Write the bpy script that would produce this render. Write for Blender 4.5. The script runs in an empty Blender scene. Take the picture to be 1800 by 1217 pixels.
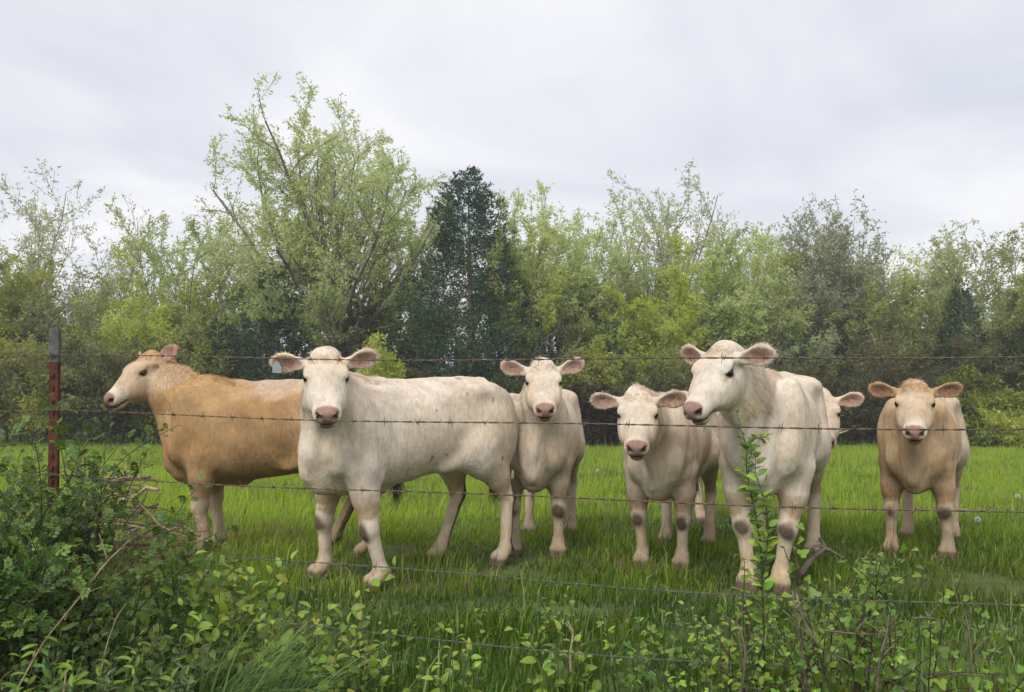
import bpy, math, random
import numpy as np
from mathutils import Vector, Matrix

C = bpy.context.scene
R = math.radians

# ------------------------------------------------------------------ camera, sky, sun, exposure
FPX, HZN, CAMH = 1559.0, 640.0, 1.27          # focal length in photo pixels, horizon row, eye height
cam = bpy.data.cameras.new('camera')
cam.sensor_width = 36.0
cam.lens = FPX / 1800.0 * 36.0
cam.shift_y = (HZN - 608.5) / 1800.0
cam.clip_start = 0.05
cam.clip_end = 3000.0
camo = bpy.data.objects.new('camera', cam)
camo.location = (0, 0, CAMH)
camo.rotation_euler = (R(90), 0, 0)
C.collection.objects.link(camo)
C.camera = camo

SUN_EL, SUN_AZ = R(48), R(205)                 # azimuth of the bright part of the cloud, from +Y clockwise
w = bpy.data.worlds.new('World'); C.world = w; w.use_nodes = True
nt = w.node_tree; nt.nodes.clear()
def WN(t, **k):
    n = nt.nodes.new(t)
    for a, b in k.items(): setattr(n, a, b)
    return n
out = WN('ShaderNodeOutputWorld'); bg = WN('ShaderNodeBackground')
sky = WN('ShaderNodeTexSky', sky_type='NISHITA', sun_disc=False, sun_elevation=SUN_EL, sun_rotation=SUN_AZ)
tc = WN('ShaderNodeTexCoord')
sep = WN('ShaderNodeSeparateXYZ'); nt.links.new(tc.outputs['Generated'], sep.inputs[0])
zc = WN('ShaderNodeMath', operation='ABSOLUTE'); nt.links.new(sep.outputs[2], zc.inputs[0])
za = WN('ShaderNodeMath', operation='ADD'); za.inputs[1].default_value = 0.16; nt.links.new(zc.outputs[0], za.inputs[0])
dx = WN('ShaderNodeMath', operation='DIVIDE'); nt.links.new(sep.outputs[0], dx.inputs[0]); nt.links.new(za.outputs[0], dx.inputs[1])
dy = WN('ShaderNodeMath', operation='DIVIDE'); nt.links.new(sep.outputs[1], dy.inputs[0]); nt.links.new(za.outputs[0], dy.inputs[1])
cmb = WN('ShaderNodeCombineXYZ'); nt.links.new(dx.outputs[0], cmb.inputs[0]); nt.links.new(dy.outputs[0], cmb.inputs[1])
no = WN('ShaderNodeTexNoise'); no.inputs['Scale'].default_value = 0.85; no.inputs['Detail'].default_value = 6; no.inputs['Roughness'].default_value = 0.52
no.inputs['Distortion'].default_value = 0.5
nt.links.new(cmb.outputs[0], no.inputs['Vector'])
cr = WN('ShaderNodeValToRGB')
cr.color_ramp.elements[0].position = 0.34; cr.color_ramp.elements[0].color = (0.73, 0.755, 0.845, 1)
cr.color_ramp.elements[1].position = 0.64; cr.color_ramp.elements[1].color = (1.06, 1.05, 1.06, 1)
e = cr.color_ramp.elements.new(0.5); e.color = (0.875, 0.885, 0.94, 1)
nt.links.new(no.outputs['Fac'], cr.inputs[0])
scl = WN('ShaderNodeMix', data_type='RGBA', blend_type='MULTIPLY'); scl.inputs[0].default_value = 1.0
nt.links.new(cr.outputs[0], scl.inputs[6]); scl.inputs[7].default_value = (10.0, 10.0, 10.0, 1)
mx = WN('ShaderNodeMix', data_type='RGBA'); mx.inputs[0].default_value = 0.93
nt.links.new(sky.outputs[0], mx.inputs[6]); nt.links.new(scl.outputs[2], mx.inputs[7])
nt.links.new(mx.outputs[2], bg.inputs[0]); bg.inputs[1].default_value = 0.0585
nt.links.new(bg.outputs[0], out.inputs[0])

sl = bpy.data.lights.new('sun', 'SUN'); sl.energy = 1.5; sl.angle = R(35); sl.color = (1.0, 0.97, 0.925)
so = bpy.data.objects.new('sun', sl); C.collection.objects.link(so); so.location = (0, 0, 30)
sd = Vector((math.sin(SUN_AZ) * math.cos(SUN_EL), math.cos(SUN_AZ) * math.cos(SUN_EL), math.sin(SUN_EL)))
so.rotation_euler = sd.to_track_quat('Z', 'Y').to_euler()

C.view_settings.view_transform = 'Standard'; C.view_settings.look = 'None'
C.view_settings.exposure = 0.82; C.view_settings.gamma = 1.0; C.view_settings.use_curve_mapping = False
C.render.engine = 'CYCLES'
C.cycles.max_bounces = 7; C.cycles.diffuse_bounces = 3; C.cycles.transmission_bounces = 4; C.cycles.transparent_max_bounces = 6
C.cycles.use_denoising = True; C.cycles.denoiser = 'OPENIMAGEDENOISE'; C.cycles.denoising_input_passes = 'RGB_ALBEDO_NORMAL'

# ------------------------------------------------------------------ helpers
def terrain(x, y):
    """ground height: level by the fence, falling away gently to the wood"""
    x = np.asarray(x, float); y = np.asarray(y, float)
    t = np.maximum(y - 5.0, 0.0)
    s = np.where(t < 1.0, t * t / 2.0, t - 0.5)
    z = -0.0590 * np.minimum(s, 26.0)
    z = z - 0.012 * np.clip(s - 26.0, 0, 40)
    z = z + 0.018 * np.sin(x * 1.3 + 0.7) * np.sin(y * 0.9 + 0.3) * np.clip((y - 1) / 4, 0, 1)
    return z
def ray(u, v, d):
    """point seen at photo pixel (u, v) at depth d"""
    return Vector(((u - 900.0) / FPX * d, d, CAMH - (v - HZN) / FPX * d))
def ground_at(u, v):
    d = 5.0
    lo, hi = 1.0, 60.0
    for _ in range(50):
        d = (lo + hi) / 2
        p = ray(u, v, d)
        if p.z > float(terrain(p.x, p.y)): lo = d
        else: hi = d
    return ray(u, v, d)
def on_ground(u, d):
    p = ray(u, HZN, d); p.z = float(terrain(p.x, p.y)); return p

def tag(o, label=None, cat=None, group=None, kind=None):
    if label: o['label'] = label
    if cat: o['category'] = cat
    if group: o['group'] = group
    if kind: o['kind'] = kind
    return o
def link(o, parent=None):
    C.collection.objects.link(o)
    if parent is not None: o.parent = parent
    return o
def empty(name, loc=(0, 0, 0)):
    o = bpy.data.objects.new(name, None); o.location = loc; o.empty_display_size = 0.1
    return link(o)

def mesh_np(name, verts, faces, mat=None, col=None, smooth=True):
    """faces: int array (n,3) or (n,4), or a list of such arrays"""
    me = bpy.data.meshes.new(name)
    verts = np.asarray(verts, np.float32)
    fl = faces if isinstance(faces, list) else [faces]
    fl = [np.asarray(f, np.int32) for f in fl if len(f)]
    loops = np.concatenate([f.ravel() for f in fl]); tot = np.concatenate([np.full(len(f), f.shape[1], np.int32) for f in fl])
    start = np.concatenate([[0], np.cumsum(tot)[:-1]]).astype(np.int32)
    me.vertices.add(len(verts)); me.vertices.foreach_set('co', verts.ravel())
    me.loops.add(len(loops)); me.loops.foreach_set('vertex_index', loops)
    me.polygons.add(len(tot)); me.polygons.foreach_set('loop_start', start); me.polygons.foreach_set('loop_total', tot)
    me.polygons.foreach_set('use_smooth', np.full(len(tot), smooth))
    if col is not None:
        a = me.color_attributes.new('col', 'FLOAT_COLOR', 'POINT')
        c4 = np.ones((len(verts), 4), np.float32); c4[:, :3] = col
        a.data.foreach_set('color', c4.ravel())
    if mat is not None: me.materials.append(mat)
    me.update(calc_edges=True); me.validate()
    return me
def obj_np(name, verts, faces, mat=None, parent=None, col=None, smooth=True):
    return link(bpy.data.objects.new(name, mesh_np(name, verts, faces, mat, col, smooth)), parent)

def norm(v):
    return v / np.maximum(np.linalg.norm(v, axis=-1, keepdims=True), 1e-9)
def hash_noise(p, seed=0):
    """smooth value noise on 2-D or 3-D points, -1..1"""
    p = np.asarray(p, float); n = p.shape[1]
    i = np.floor(p).astype(np.int64); f = p - i; f = f * f * (3 - 2 * f)
    tot = np.zeros(len(p))
    for c in range(2 ** n):
        b = np.array([(c >> k) & 1 for k in range(n)])
        q = i + b
        h = (q * np.array([73856093, 19349663, 83492791])[:n]).sum(1) + seed * 2654435
        h = (h ^ (h >> 13)) * 1274126177 & 0x7fffffff
        h = (h ^ (h >> 16)) & 0xffff
        wgt = np.prod(np.where(b == 1, f, 1 - f), axis=1)
        tot += wgt * (h / 32767.5 - 1)
    return tot
def fbm(p, seed=0, octs=3):
    s = 0; a = 1.0; t = 0
    for k in range(octs):
        s = s + a * hash_noise(np.asarray(p) * 2 ** k, seed + k); t += a; a *= 0.5
    return s / t

# ------------------------------------------------------------------ materials
def new_mat(name):
    m = bpy.data.materials.new(name); m.use_nodes = True
    t = m.node_tree; t.nodes.clear()
    def N(ty, **k):
        n = t.nodes.new(ty)
        for a, b in k.items(): setattr(n, a, b)
        return n
    return m, t, N
def col_source(t, N, color, noise=None, amount=0.25, attr=False, objrand=0.0):
    """base colour: vertex colour or constant, varied by a noise and by a per-object random"""
    if attr:
        a = N('ShaderNodeAttribute'); a.attribute_name = 'col'; src = a.outputs['Color']
    else:
        a = N('ShaderNodeRGB'); a.outputs[0].default_value = (*color, 1); src = a.outputs[0]
    val = None
    if noise:
        c = N('ShaderNodeTexCoord'); n = N('ShaderNodeTexNoise'); n.inputs['Scale'].default_value = noise; n.inputs['Detail'].default_value = 5
        t.links.new(c.outputs['Object'], n.inputs['Vector'])
        mr = N('ShaderNodeMapRange'); mr.inputs[1].default_value = 0.3; mr.inputs[2].default_value = 0.7
        mr.inputs[3].default_value = 1 - amount; mr.inputs[4].default_value = 1 + amount
        t.links.new(n.outputs['Fac'], mr.inputs[0]); val = mr.outputs[0]
    if objrand:
        oi = N('ShaderNodeObjectInfo'); mr = N('ShaderNodeMapRange')
        mr.inputs[3].default_value = 1 - objrand; mr.inputs[4].default_value = 1 + objrand
        t.links.new(oi.outputs['Random'], mr.inputs[0])
        hs = N('ShaderNodeHueSaturation'); t.links.new(src, hs.inputs['Color']); t.links.new(mr.outputs[0], hs.inputs['Value'])
        m2 = N('ShaderNodeMapRange'); m2.inputs[3].default_value = 0.485; m2.inputs[4].default_value = 0.515
        t.links.new(oi.outputs['Random'], m2.inputs[0]); t.links.new(m2.outputs[0], hs.inputs['Hue'])
        src = hs.outputs[0]
    if val is not None:
        hs = N('ShaderNodeHueSaturation'); t.links.new(src, hs.inputs['Color']); t.links.new(val, hs.inputs['Value']); src = hs.outputs[0]
    return src
def simple_mat(name, color=(.5, .5, .5), rough=0.8, noise=None, amount=0.25, attr=False, bump=0.0, bscale=80, spec=0.3, metal=0.0, objrand=0.0):
    m, t, N = new_mat(name)
    o = N('ShaderNodeOutputMaterial'); p = N('ShaderNodeBsdfPrincipled')
    p.inputs['Roughness'].default_value = rough; p.inputs['Specular IOR Level'].default_value = spec; p.inputs['Metallic'].default_value = metal
    t.links.new(col_source(t, N, color, noise, amount, attr, objrand), p.inputs['Base Color'])
    if bump:
        c = N('ShaderNodeTexCoord'); n = N('ShaderNodeTexNoise'); n.inputs['Scale'].default_value = bscale; n.inputs['Detail'].default_value = 4
        t.links.new(c.outputs['Object'], n.inputs['Vector'])
        b = N('ShaderNodeBump'); b.inputs['Strength'].default_value = bump; b.inputs['Distance'].default_value = 0.01
        t.links.new(n.outputs['Fac'], b.inputs['Height']); t.links.new(b.outputs[0], p.inputs['Normal'])
    t.links.new(p.outputs[0], o.inputs[0])
    return m
def leaf_mat(name, color=(.1, .2, .03), attr=True, trans=0.35, rough=0.55, spec=0.25, objrand=0.0, noise=None):
    m, t, N = new_mat(name)
    o = N('ShaderNodeOutputMaterial'); p = N('ShaderNodeBsdfPrincipled'); tr = N('ShaderNodeBsdfTranslucent'); mix = N('ShaderNodeMixShader')
    p.inputs['Roughness'].default_value = rough; p.inputs['Specular IOR Level'].default_value = spec
    s = col_source(t, N, color, noise, 0.25, attr, objrand)
    hs = N('ShaderNodeHueSaturation'); hs.inputs['Saturation'].default_value = 1.1; hs.inputs['Value'].default_value = 1.25; hs.inputs['Hue'].default_value = 0.49
    t.links.new(s, p.inputs['Base Color']); t.links.new(s, hs.inputs['Color']); t.links.new(hs.outputs[0], tr.inputs[0])
    mix.inputs[0].default_value = trans
    t.links.new(p.outputs[0], mix.inputs[1]); t.links.new(tr.outputs[0], mix.inputs[2]); t.links.new(mix.outputs[0], o.inputs[0])
    return m

def tubes(p0, p1, r0, r1, sides=5):
    """separate tapered prisms between point pairs, as (verts, quads)"""
    p0 = np.asarray(p0, float); p1 = np.asarray(p1, float); r0 = np.asarray(r0, float); r1 = np.asarray(r1, float)
    d = norm(p1 - p0)
    ref = np.where(np.abs(d[:, 2:3]) < 0.9, np.array([[0, 0, 1.0]]), np.array([[1.0, 0, 0]]))
    a = norm(np.cross(d, ref)); b = np.cross(d, a)
    an = np.arange(sides) * 2 * math.pi / sides
    ring = a[:, None] * np.cos(an)[None, :, None] + b[:, None] * np.sin(an)[None, :, None]
    v = np.stack([p0[:, None] + ring * r0[:, None, None], p1[:, None] + ring * r1[:, None, None]], 1)   # n,2,s,3
    n = len(p0); base = (np.arange(n) * 2 * sides)[:, None]
    k = np.arange(sides); k2 = (k + 1) % sides
    f = np.stack([base + k, base + k2, base + sides + k2, base + sides + k], -1).reshape(-1, 4)
    return v.reshape(-1, 3), f
def tube_path(pts, rad, sides=6):
    """one connected tube along a polyline, closed at both ends"""
    pts = np.asarray(pts, float); n = len(pts); rad = np.broadcast_to(np.asarray(rad, float), (n,))
    tg = norm(np.gradient(pts, axis=0))
    a = np.cross(tg[0], [0, 0, 1.0])
    if np.linalg.norm(a) < 0.1: a = np.cross(tg[0], [1.0, 0, 0])
    a = a / np.linalg.norm(a); vs = []
    an = np.arange(sides) * 2 * math.pi / sides
    for i in range(n):
        a = a - tg[i] * a.dot(tg[i]); a /= np.linalg.norm(a) + 1e-9; b = np.cross(tg[i], a)
        vs.append(pts[i] + rad[i] * (np.cos(an)[:, None] * a + np.sin(an)[:, None] * b))
    v = np.concatenate(vs + [pts[:1], pts[-1:]])
    k = np.arange(sides); k2 = (k + 1) % sides; qs = []
    for i in range(n - 1): qs.append(np.stack([i * sides + k, i * sides + k2, (i + 1) * sides + k2, (i + 1) * sides + k], -1))
    e0 = n * sides; e1 = e0 + 1; L = (n - 1) * sides
    tr = np.concatenate([np.stack([k2, k, np.full(sides, e0)], -1), np.stack([L + k, L + k2, np.full(sides, e1)], -1)])
    return v, np.concatenate(qs), tr
class MB:
    """collects pieces of one mesh"""
    def __init__(s): s.v = []; s.q = []; s.t = []; s.c = []; s.n = 0
    def add(s, v, q=None, t=None, col=None):
        v = np.asarray(v, float)
        if q is not None and len(q): s.q.append(np.asarray(q) + s.n)
        if t is not None and len(t): s.t.append(np.asarray(t) + s.n)
        s.v.append(v); s.n += len(v)
        s.c.append(np.broadcast_to(np.asarray((.5, .5, .5) if col is None else col, float), (len(v), 3)))
    def path(s, pts, rad, sides=6, col=None):
        v, q, t = tube_path(pts, rad, sides); s.add(v, q, t, col)
    def build(s, name, mat, parent=None, smooth=True):
        fl = ([np.concatenate(s.q)] if s.q else []) + ([np.concatenate(s.t)] if s.t else [])
        return obj_np(name, np.concatenate(s.v), fl, mat, parent, np.concatenate(s.c), smooth)
# ------------------------------------------------------------------ ground and grass
xs = np.concatenate([np.linspace(-300, -20, 12), np.linspace(-18, 18, 60), np.linspace(20, 300, 12)])
ys = np.concatenate([np.linspace(-120, -10, 6), np.linspace(-6, 34, 110), np.linspace(38, 500, 20)])
X, Y = np.meshgrid(xs, ys, indexing='ij')
gv = np.stack([X, Y, terrain(X, Y)], -1).reshape(-1, 3); n2 = len(ys)
i, j = np.meshgrid(np.arange(len(xs) - 1), np.arange(n2 - 1), indexing='ij'); b = (i * n2 + j).ravel()
gf = np.stack([b, b + n2, b + n2 + 1, b + 1], 1)
M_SOIL = simple_mat('pasture_soil', (.075, .105, .026), rough=.95, noise=1.7, amount=.4, bump=.6, bscale=30)
tag(obj_np('ground', gv, gf, M_SOIL), kind='structure')

G_DEEP, G_FRESH, G_PALE, G_STRAW = np.array((.046, .108, .011)), np.array((.330, .450, .055)), np.array((.36, .44, .15)), np.array((.36, .29, .14))
rng = np.random.default_rng(5)
BARE = [(ground_at(600, 1010), .30, .14), (ground_at(850, 1012), .4, .12), (ground_at(930, 985), .3, .12), (ground_at(1150, 1002), .35, .13), (ground_at(1350, 1045), .35, .14), (ground_at(1610, 985), .3, .12), (ground_at(380, 985), .3, .12), (ground_at(1010, 1075), .25, .10), (ground_at(505, 948), .55, .28), (ground_at(700, 975), .5, .25), (ground_at(720, 1035), .30, .12), (ground_at(470, 935), .3, .2)]      # trodden straw patches
YELLOW = [(ground_at(1740, 1030), .45, .30), (ground_at(1660, 1035), .25, .12)]
def grass_band(y0, y1, dens, hmean, wmean, two, far):
    xw = lambda y: .577 * y * 1.10 + .9
    n = int(dens * (y1 - y0) * 2 * xw((y0 + y1) / 2))
    y = rng.uniform(y0, y1, n * 2); x = rng.uniform(-1, 1, n * 2) * xw(y1)
    ok = np.abs(x) < xw(y); x, y = x[ok][:n], y[ok][:n]
    P2 = np.stack([x, y], 1)
    c1 = fbm(P2 * .55, 3, 3); c2 = fbm(P2 * 2.2, 9, 2)
    keep = rng.random(len(x)) < np.clip(.72 + .6 * c2, .25, 1)
    bare = np.zeros(len(x)); yel = np.zeros(len(x))
    for p, a, b_ in BARE: bare = np.maximum(bare, np.exp(-(((x - p.x) / a) ** 2 + ((y - p.y) / b_) ** 2) * 1.2))
    for p, a, b_ in YELLOW: yel = np.maximum(yel, np.exp(-(((x - p.x) / a) ** 2 + ((y - p.y) / b_) ** 2)))
    keep &= rng.random(len(x)) > bare * .60
    x, y, c1, c2, bare, yel = [q[keep] for q in (x, y, c1, c2, bare, yel)]; n = len(x)
    z = terrain(x, y) - .005
    h = hmean * np.exp(rng.normal(0, .38, n)) * np.clip(1 + .85 * c2 + .3 * c1, .3, 2.2) * (1 - .5 * bare); wd = wmean * rng.uniform(.7, 1.4, n)
    az = rng.uniform(0, 2 * np.pi, n); lean = np.abs(rng.normal(.35, .30, n)); wind = np.array([.25, .05])
    dx = np.cos(az) * lean + wind[0] * .4; dy = np.sin(az) * lean + wind[1]
    fa = rng.uniform(0, 2 * np.pi, n); sx, sy = np.cos(fa) * wd, np.sin(fa) * wd
    B = np.stack([x, y, z], 1); S = np.stack([sx, sy, np.zeros(n)], 1)
    M = B + np.stack([dx * h * .30, dy * h * .30, h * .58], 1); T = B + np.stack([dx * h * 1.0, dy * h * 1.0, h * (1 - .28 * lean)], 1)
    t = np.clip(.42 + .55 * c1 + .35 * c2 + far + rng.normal(0, .22, n), 0, 1)[:, None]
    col = G_DEEP + (G_FRESH - G_DEEP) * t
    p = rng.random(n)[:, None]; col = np.where(p < .07, G_PALE * rng.uniform(.7, 1, (n, 1)), col)
    col = np.where(rng.random((n, 1)) < .035 + .75 * bare[:, None], G_STRAW * rng.uniform(.35, 1.0, (n, 1)), col)
    col = col + (np.array((.22, .20, .03)) - col) * (yel * rng.uniform(.3, 1, n))[:, None]
    if two:
        v = np.stack([B - S, B + S, M - S * .75, M + S * .75, T], 1); k = np.arange(n)[:, None] * 5
        q = k + np.array([[0, 1, 3, 2]]); tr = k + np.array([[2, 3, 4]]); m = 5
    else:
        v = np.stack([B - S, B + S, T], 1); k = np.arange(n)[:, None] * 3; q = np.zeros((0, 4), int); tr = k + np.array([[0, 1, 2]]); m = 3
    return v.reshape(-1, 3), q, tr, np.repeat(col, m, 0)
M_GRASS = leaf_mat('grass_blades', trans=.46, rough=.5, spec=.22)
mb = MB()
for a in ((1.8, 4.8, 3000, .070, .0036, True, -.50), (4.8, 8.0, 3000, .066, .0037, True, -.04), (8.0, 14.0, 1000, .080, .0052, True, .30), (14.0, 33.0, 330, .095, .0115, False, .50)):  # last value: near grass is deeper green, with lens vignette darkening painted in
    v, q, t, c = grass_band(*a); mb.add(v, q, t, c)
tag(mb.build('grass', M_GRASS), kind='stuff')
# ------------------------------------------------------------------ trees and shrubs of the wood
def grow(rng, stems, levels, ratio, nch, spread, jitter, up, start=.35, segs=6, tip=.006):
    """branch segments and twig points of a tree; stems: (pos, dir, length, radius)"""
    S = []; tw = []
    stack = [(np.array(p, float), np.array(d, float) / np.linalg.norm(d), l, r, 0) for p, d, l, r in stems]
    while stack:
        p, d, l, r, lv = stack.pop()
        n = max(3, segs - 2 * lv) if lv < levels else 2; sl = l / n; az = rng.uniform(0, 6.28)
        nc = nch[min(lv, len(nch) - 1)]
        for i in range(n):
            d = d + rng.normal(0, jitter[min(lv, len(jitter) - 1)], 3) + np.array([0, 0, up[min(lv, len(up) - 1)]]) / n
            d /= np.linalg.norm(d); q = p + d * sl
            r0 = r * (1 - .70 * i / n) if lv < levels else r * (1 - .8 * i / n); r1 = max(r * (1 - .70 * (i + 1) / n), tip * .4)
            S.append((*p, *q, r0, r1)); t = (i + 1) / n
            if lv < levels and t > (start if lv == 0 else .25):
                k = nc / n / (1 - (start if lv == 0 else .2)); k = int(k) + (rng.random() < k - int(k))
                for _ in range(k):
                    az += 2.4 + rng.normal(0, .4); a = np.cross(d, [0.3, 0.2, 1.0]); a /= np.linalg.norm(a) + 1e-6; b = np.cross(d, a)
                    sp = R(spread[min(lv, len(spread) - 1)]) * rng.uniform(.7, 1.25)
                    cd = d * math.cos(sp) + (a * math.cos(az) + b * math.sin(az)) * math.sin(sp)
                    cl = l * ratio[min(lv, len(ratio) - 1)] * rng.uniform(.65, 1.15) * (1.15 - .55 * t if lv == 0 else 1.1 - .4 * t)
                    stack.append((q, cd, cl, max(r1 * .62, tip), lv + 1))
            if lv >= levels - 1: tw.append((*(p + q) / 2, *d)); tw.append((*q, *d))
            p = q
    return np.array(S), np.array(tw)
def leaves(rng, tw, per, size, spreadr, droop=.3, asp=.55):
    """leaf blades (folded diamonds) round the twig points"""
    n = len(tw) * per; n_i = int(n); base = tw[rng.integers(0, len(tw), n_i)]
    P = base[:, :3] + rng.normal(0, spreadr, (n_i, 3))
    d = norm(base[:, 3:] * .6 + rng.normal(0, .6, (n_i, 3)) + np.array([0, 0, -droop])); s = size * rng.uniform(.6, 1.35, n_i)[:, None]
    a = norm(np.cross(d, rng.normal(0, 1, (n_i, 3)))); 
    v = np.stack([P + a * s * asp * .5, P + d * s * 1.05, P - a * s * asp * .5], 1)
    f = np.arange(n_i)[:, None] * 3 + np.array([[0, 1, 2]])
    return v.reshape(-1, 3), f, P
M_BARK = simple_mat('bark', (.19, .17, .145), rough=.95, noise=6, amount=.4, bump=.5, bscale=40)
M_LEAF = leaf_mat('spring_leaf', trans=.55, rough=.6, spec=.15)
M_CEDAR = leaf_mat('cedar_foliage', trans=.12, rough=.7, spec=.12)
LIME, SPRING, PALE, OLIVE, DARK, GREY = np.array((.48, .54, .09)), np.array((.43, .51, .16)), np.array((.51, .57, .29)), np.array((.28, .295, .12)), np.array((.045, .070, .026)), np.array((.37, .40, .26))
BLUEG, CEDARG = np.array((.060, .118, .075)), np.array((.055, .092, .038))
def clump_col(rng, P, c, c2, seed, sc=1.0, amp=.9, k=3):
    m = np.clip(.5 + amp * fbm(P * sc, seed, 2) + rng.normal(0, .18, len(P)), 0, 1)[:, None]
    col = np.asarray(c) + (np.asarray(c2) - np.asarray(c)) * m
    return np.repeat(np.clip(col * rng.uniform(.8, 1.2, (len(P), 1)), .005, .8), k, 0)
def fit(S, tw, H, Wd):
    """stretch a grown tree to height H and crown width Wd, moderately"""
    top = tw[:, 2].max(); k = H / top
    hw = np.percentile(np.abs(tw[:, :2]), 97); kx = np.clip(Wd / 2 / hw, k * .55, k * 1.8)
    sc = np.array([kx, kx, k])
    S[:, :3] *= sc; S[:, 3:6] *= sc; S[:, 6:] *= k; tw[:, :3] *= sc
    return S, tw
def finish(root, S, tw, rng, seed, per, size, c, c2, spreadr, droop=.3, sides=4, cs=1.0, topglare=None):
    thick = S[:, 6] > .03
    mb = MB()
    v, f = tubes(S[thick, :3], S[thick, 3:6] + (S[thick, 3:6] - S[thick, :3]) * .04, S[thick, 6], S[thick, 7], 5); mb.add(v, f)
    v, f = tubes(S[~thick, :3], S[~thick, 3:6], np.maximum(S[~thick, 6], .009), np.maximum(S[~thick, 7], .006), 3); mb.add(v, f)
    mb.build('trunk', M_BARK, root)
    v, f, P = leaves(rng, tw, per, size, spreadr, droop)
    col = clump_col(rng, P, c, c2, seed, cs)
    if topglare is not None:
        t = np.repeat(np.clip((P[:, 2] / tw[:, 2].max() - .45) / .4, 0, 1), 3)[:, None]; col = col + (np.asarray(topglare) * rng.uniform(.8, 1.2) - col) * t * .8  # treetop leaves blended paler: young leaf colour plus painted sky glare
    obj_np('crown', v, f, M_LEAF, root, col, smooth=False)
def place(u, d, name, label, cat, group):
    p = on_ground(u, d); p.z -= .05
    r = empty(name, p); tag(r, label, cat, group); return r
def height(v, d, u=900):
    p = on_ground(u, d); return CAMH - (v - HZN) / FPX * d - p.z
WOODG = 'trees of the wood behind the pasture'
def deciduous(u, d, vtop, wpx, label, seed, c, c2, per=3, size=.122, nst=1, lean=(0, 0), fork=.26, limbs=11, nch=(8, 5, 3), topglare=None, sr=.07, name='broadleaf_tree', droop=.3, rad=.15, rise=0.0, env=(.62, .40), levels=2):
    """a spreading tree: short trunk(s), limbs fanning out to an egg shaped outline, three orders of branches"""
    rng = np.random.default_rng(seed); root = place(u, d, name, label, 'tree', WOODG)
    H = height(vtop, d, u); Wd = wpx / FPX * d; S0 = []; st = []
    for k in range(nst):
        a = k * 2.4 + rng.uniform(0, 1); o = 0 if nst == 1 else .12 * Wd * rng.uniform(.5, 1.2)
        p = np.array([o * math.cos(a), o * math.sin(a), -.1]); dr = np.array([lean[0] + (0 if nst == 1 else .10) * math.cos(a), lean[1] + (0 if nst == 1 else .10) * math.sin(a), 1.0])
        r = rad * H / 9 / (1 if nst == 1 else nst ** .45); n = 5; hf = H * fork * rng.uniform(.85, 1.25)
        for i in range(n):
            dr = dr + rng.normal(0, .06, 3); dr /= np.linalg.norm(dr); q = p + dr * hf / n; S0.append((*p, *q, r * (1 - .09 * i), r * (1 - .09 * (i + 1)))); p = q
        nl = max(2, int(round(limbs / nst ** .7)))
        for m in range(nl):
            az = m * 2.4 + rng.uniform(-.4, .4) + a; el = math.pi / 2 - R(8 + 62 * (m + .5) / nl * (1 - rise) * rng.uniform(.8, 1.2))
            dv = np.array([math.cos(az) * math.cos(el), math.sin(az) * math.cos(el) * .9, math.sin(el)])
            cz = H * env[0]; rz = H * env[1]; rx = Wd / 2
            e = p - np.array([p[0] * .3, p[1] * .3, cz]); A = (dv[0] ** 2 + dv[1] ** 2) / rx ** 2 + dv[2] ** 2 / rz ** 2; Bq = 2 * ((e[0] * dv[0] + e[1] * dv[1]) / rx ** 2 + e[2] * dv[2] / rz ** 2); Cq = (e[0] ** 2 + e[1] ** 2) / rx ** 2 + e[2] ** 2 / rz ** 2 - 1
            disc = max(Bq * Bq - 4 * A * Cq, 0); L = max((-Bq + math.sqrt(disc)) / (2 * A), .25 * H) * rng.uniform(.58, 1.0)
            st.append((p - dr * hf * .35 * rng.random(), dv + np.array([0, 0, -.12 + .5 * rise]), L, r * .42))
    S, tw = grow(rng, st, levels, (.42, .50, .5), nch, (46, 44, 45), (.10, .14, .18, .2), (.25 + .5 * rise, .25 + rise, .2), .22, 8, .007)
    def inside(q): return ((q[:, 0] - lean[0] * H * .35) / (Wd * .53)) ** 2 + ((q[:, 1]) / (Wd * .53)) ** 2 + ((q[:, 2] - H * env[0]) / (H * env[1] * 1.04)) ** 2 + .25 * fbm(q[:, :3] * .9, seed, 2) < 1
    S = S[inside(S[:, 3:6]) | (S[:, 5] < H * .35)]; tw = tw[inside(tw[:, :3])]
    S = np.concatenate([np.array(S0), S])
    k = H / tw[:, 2].max(); S[:, [2, 5]] *= k; tw[:, 2] *= k
    finish(root, S, tw, rng, seed, per, size, c, c2, sr, droop, topglare=topglare)
    return root
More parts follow.
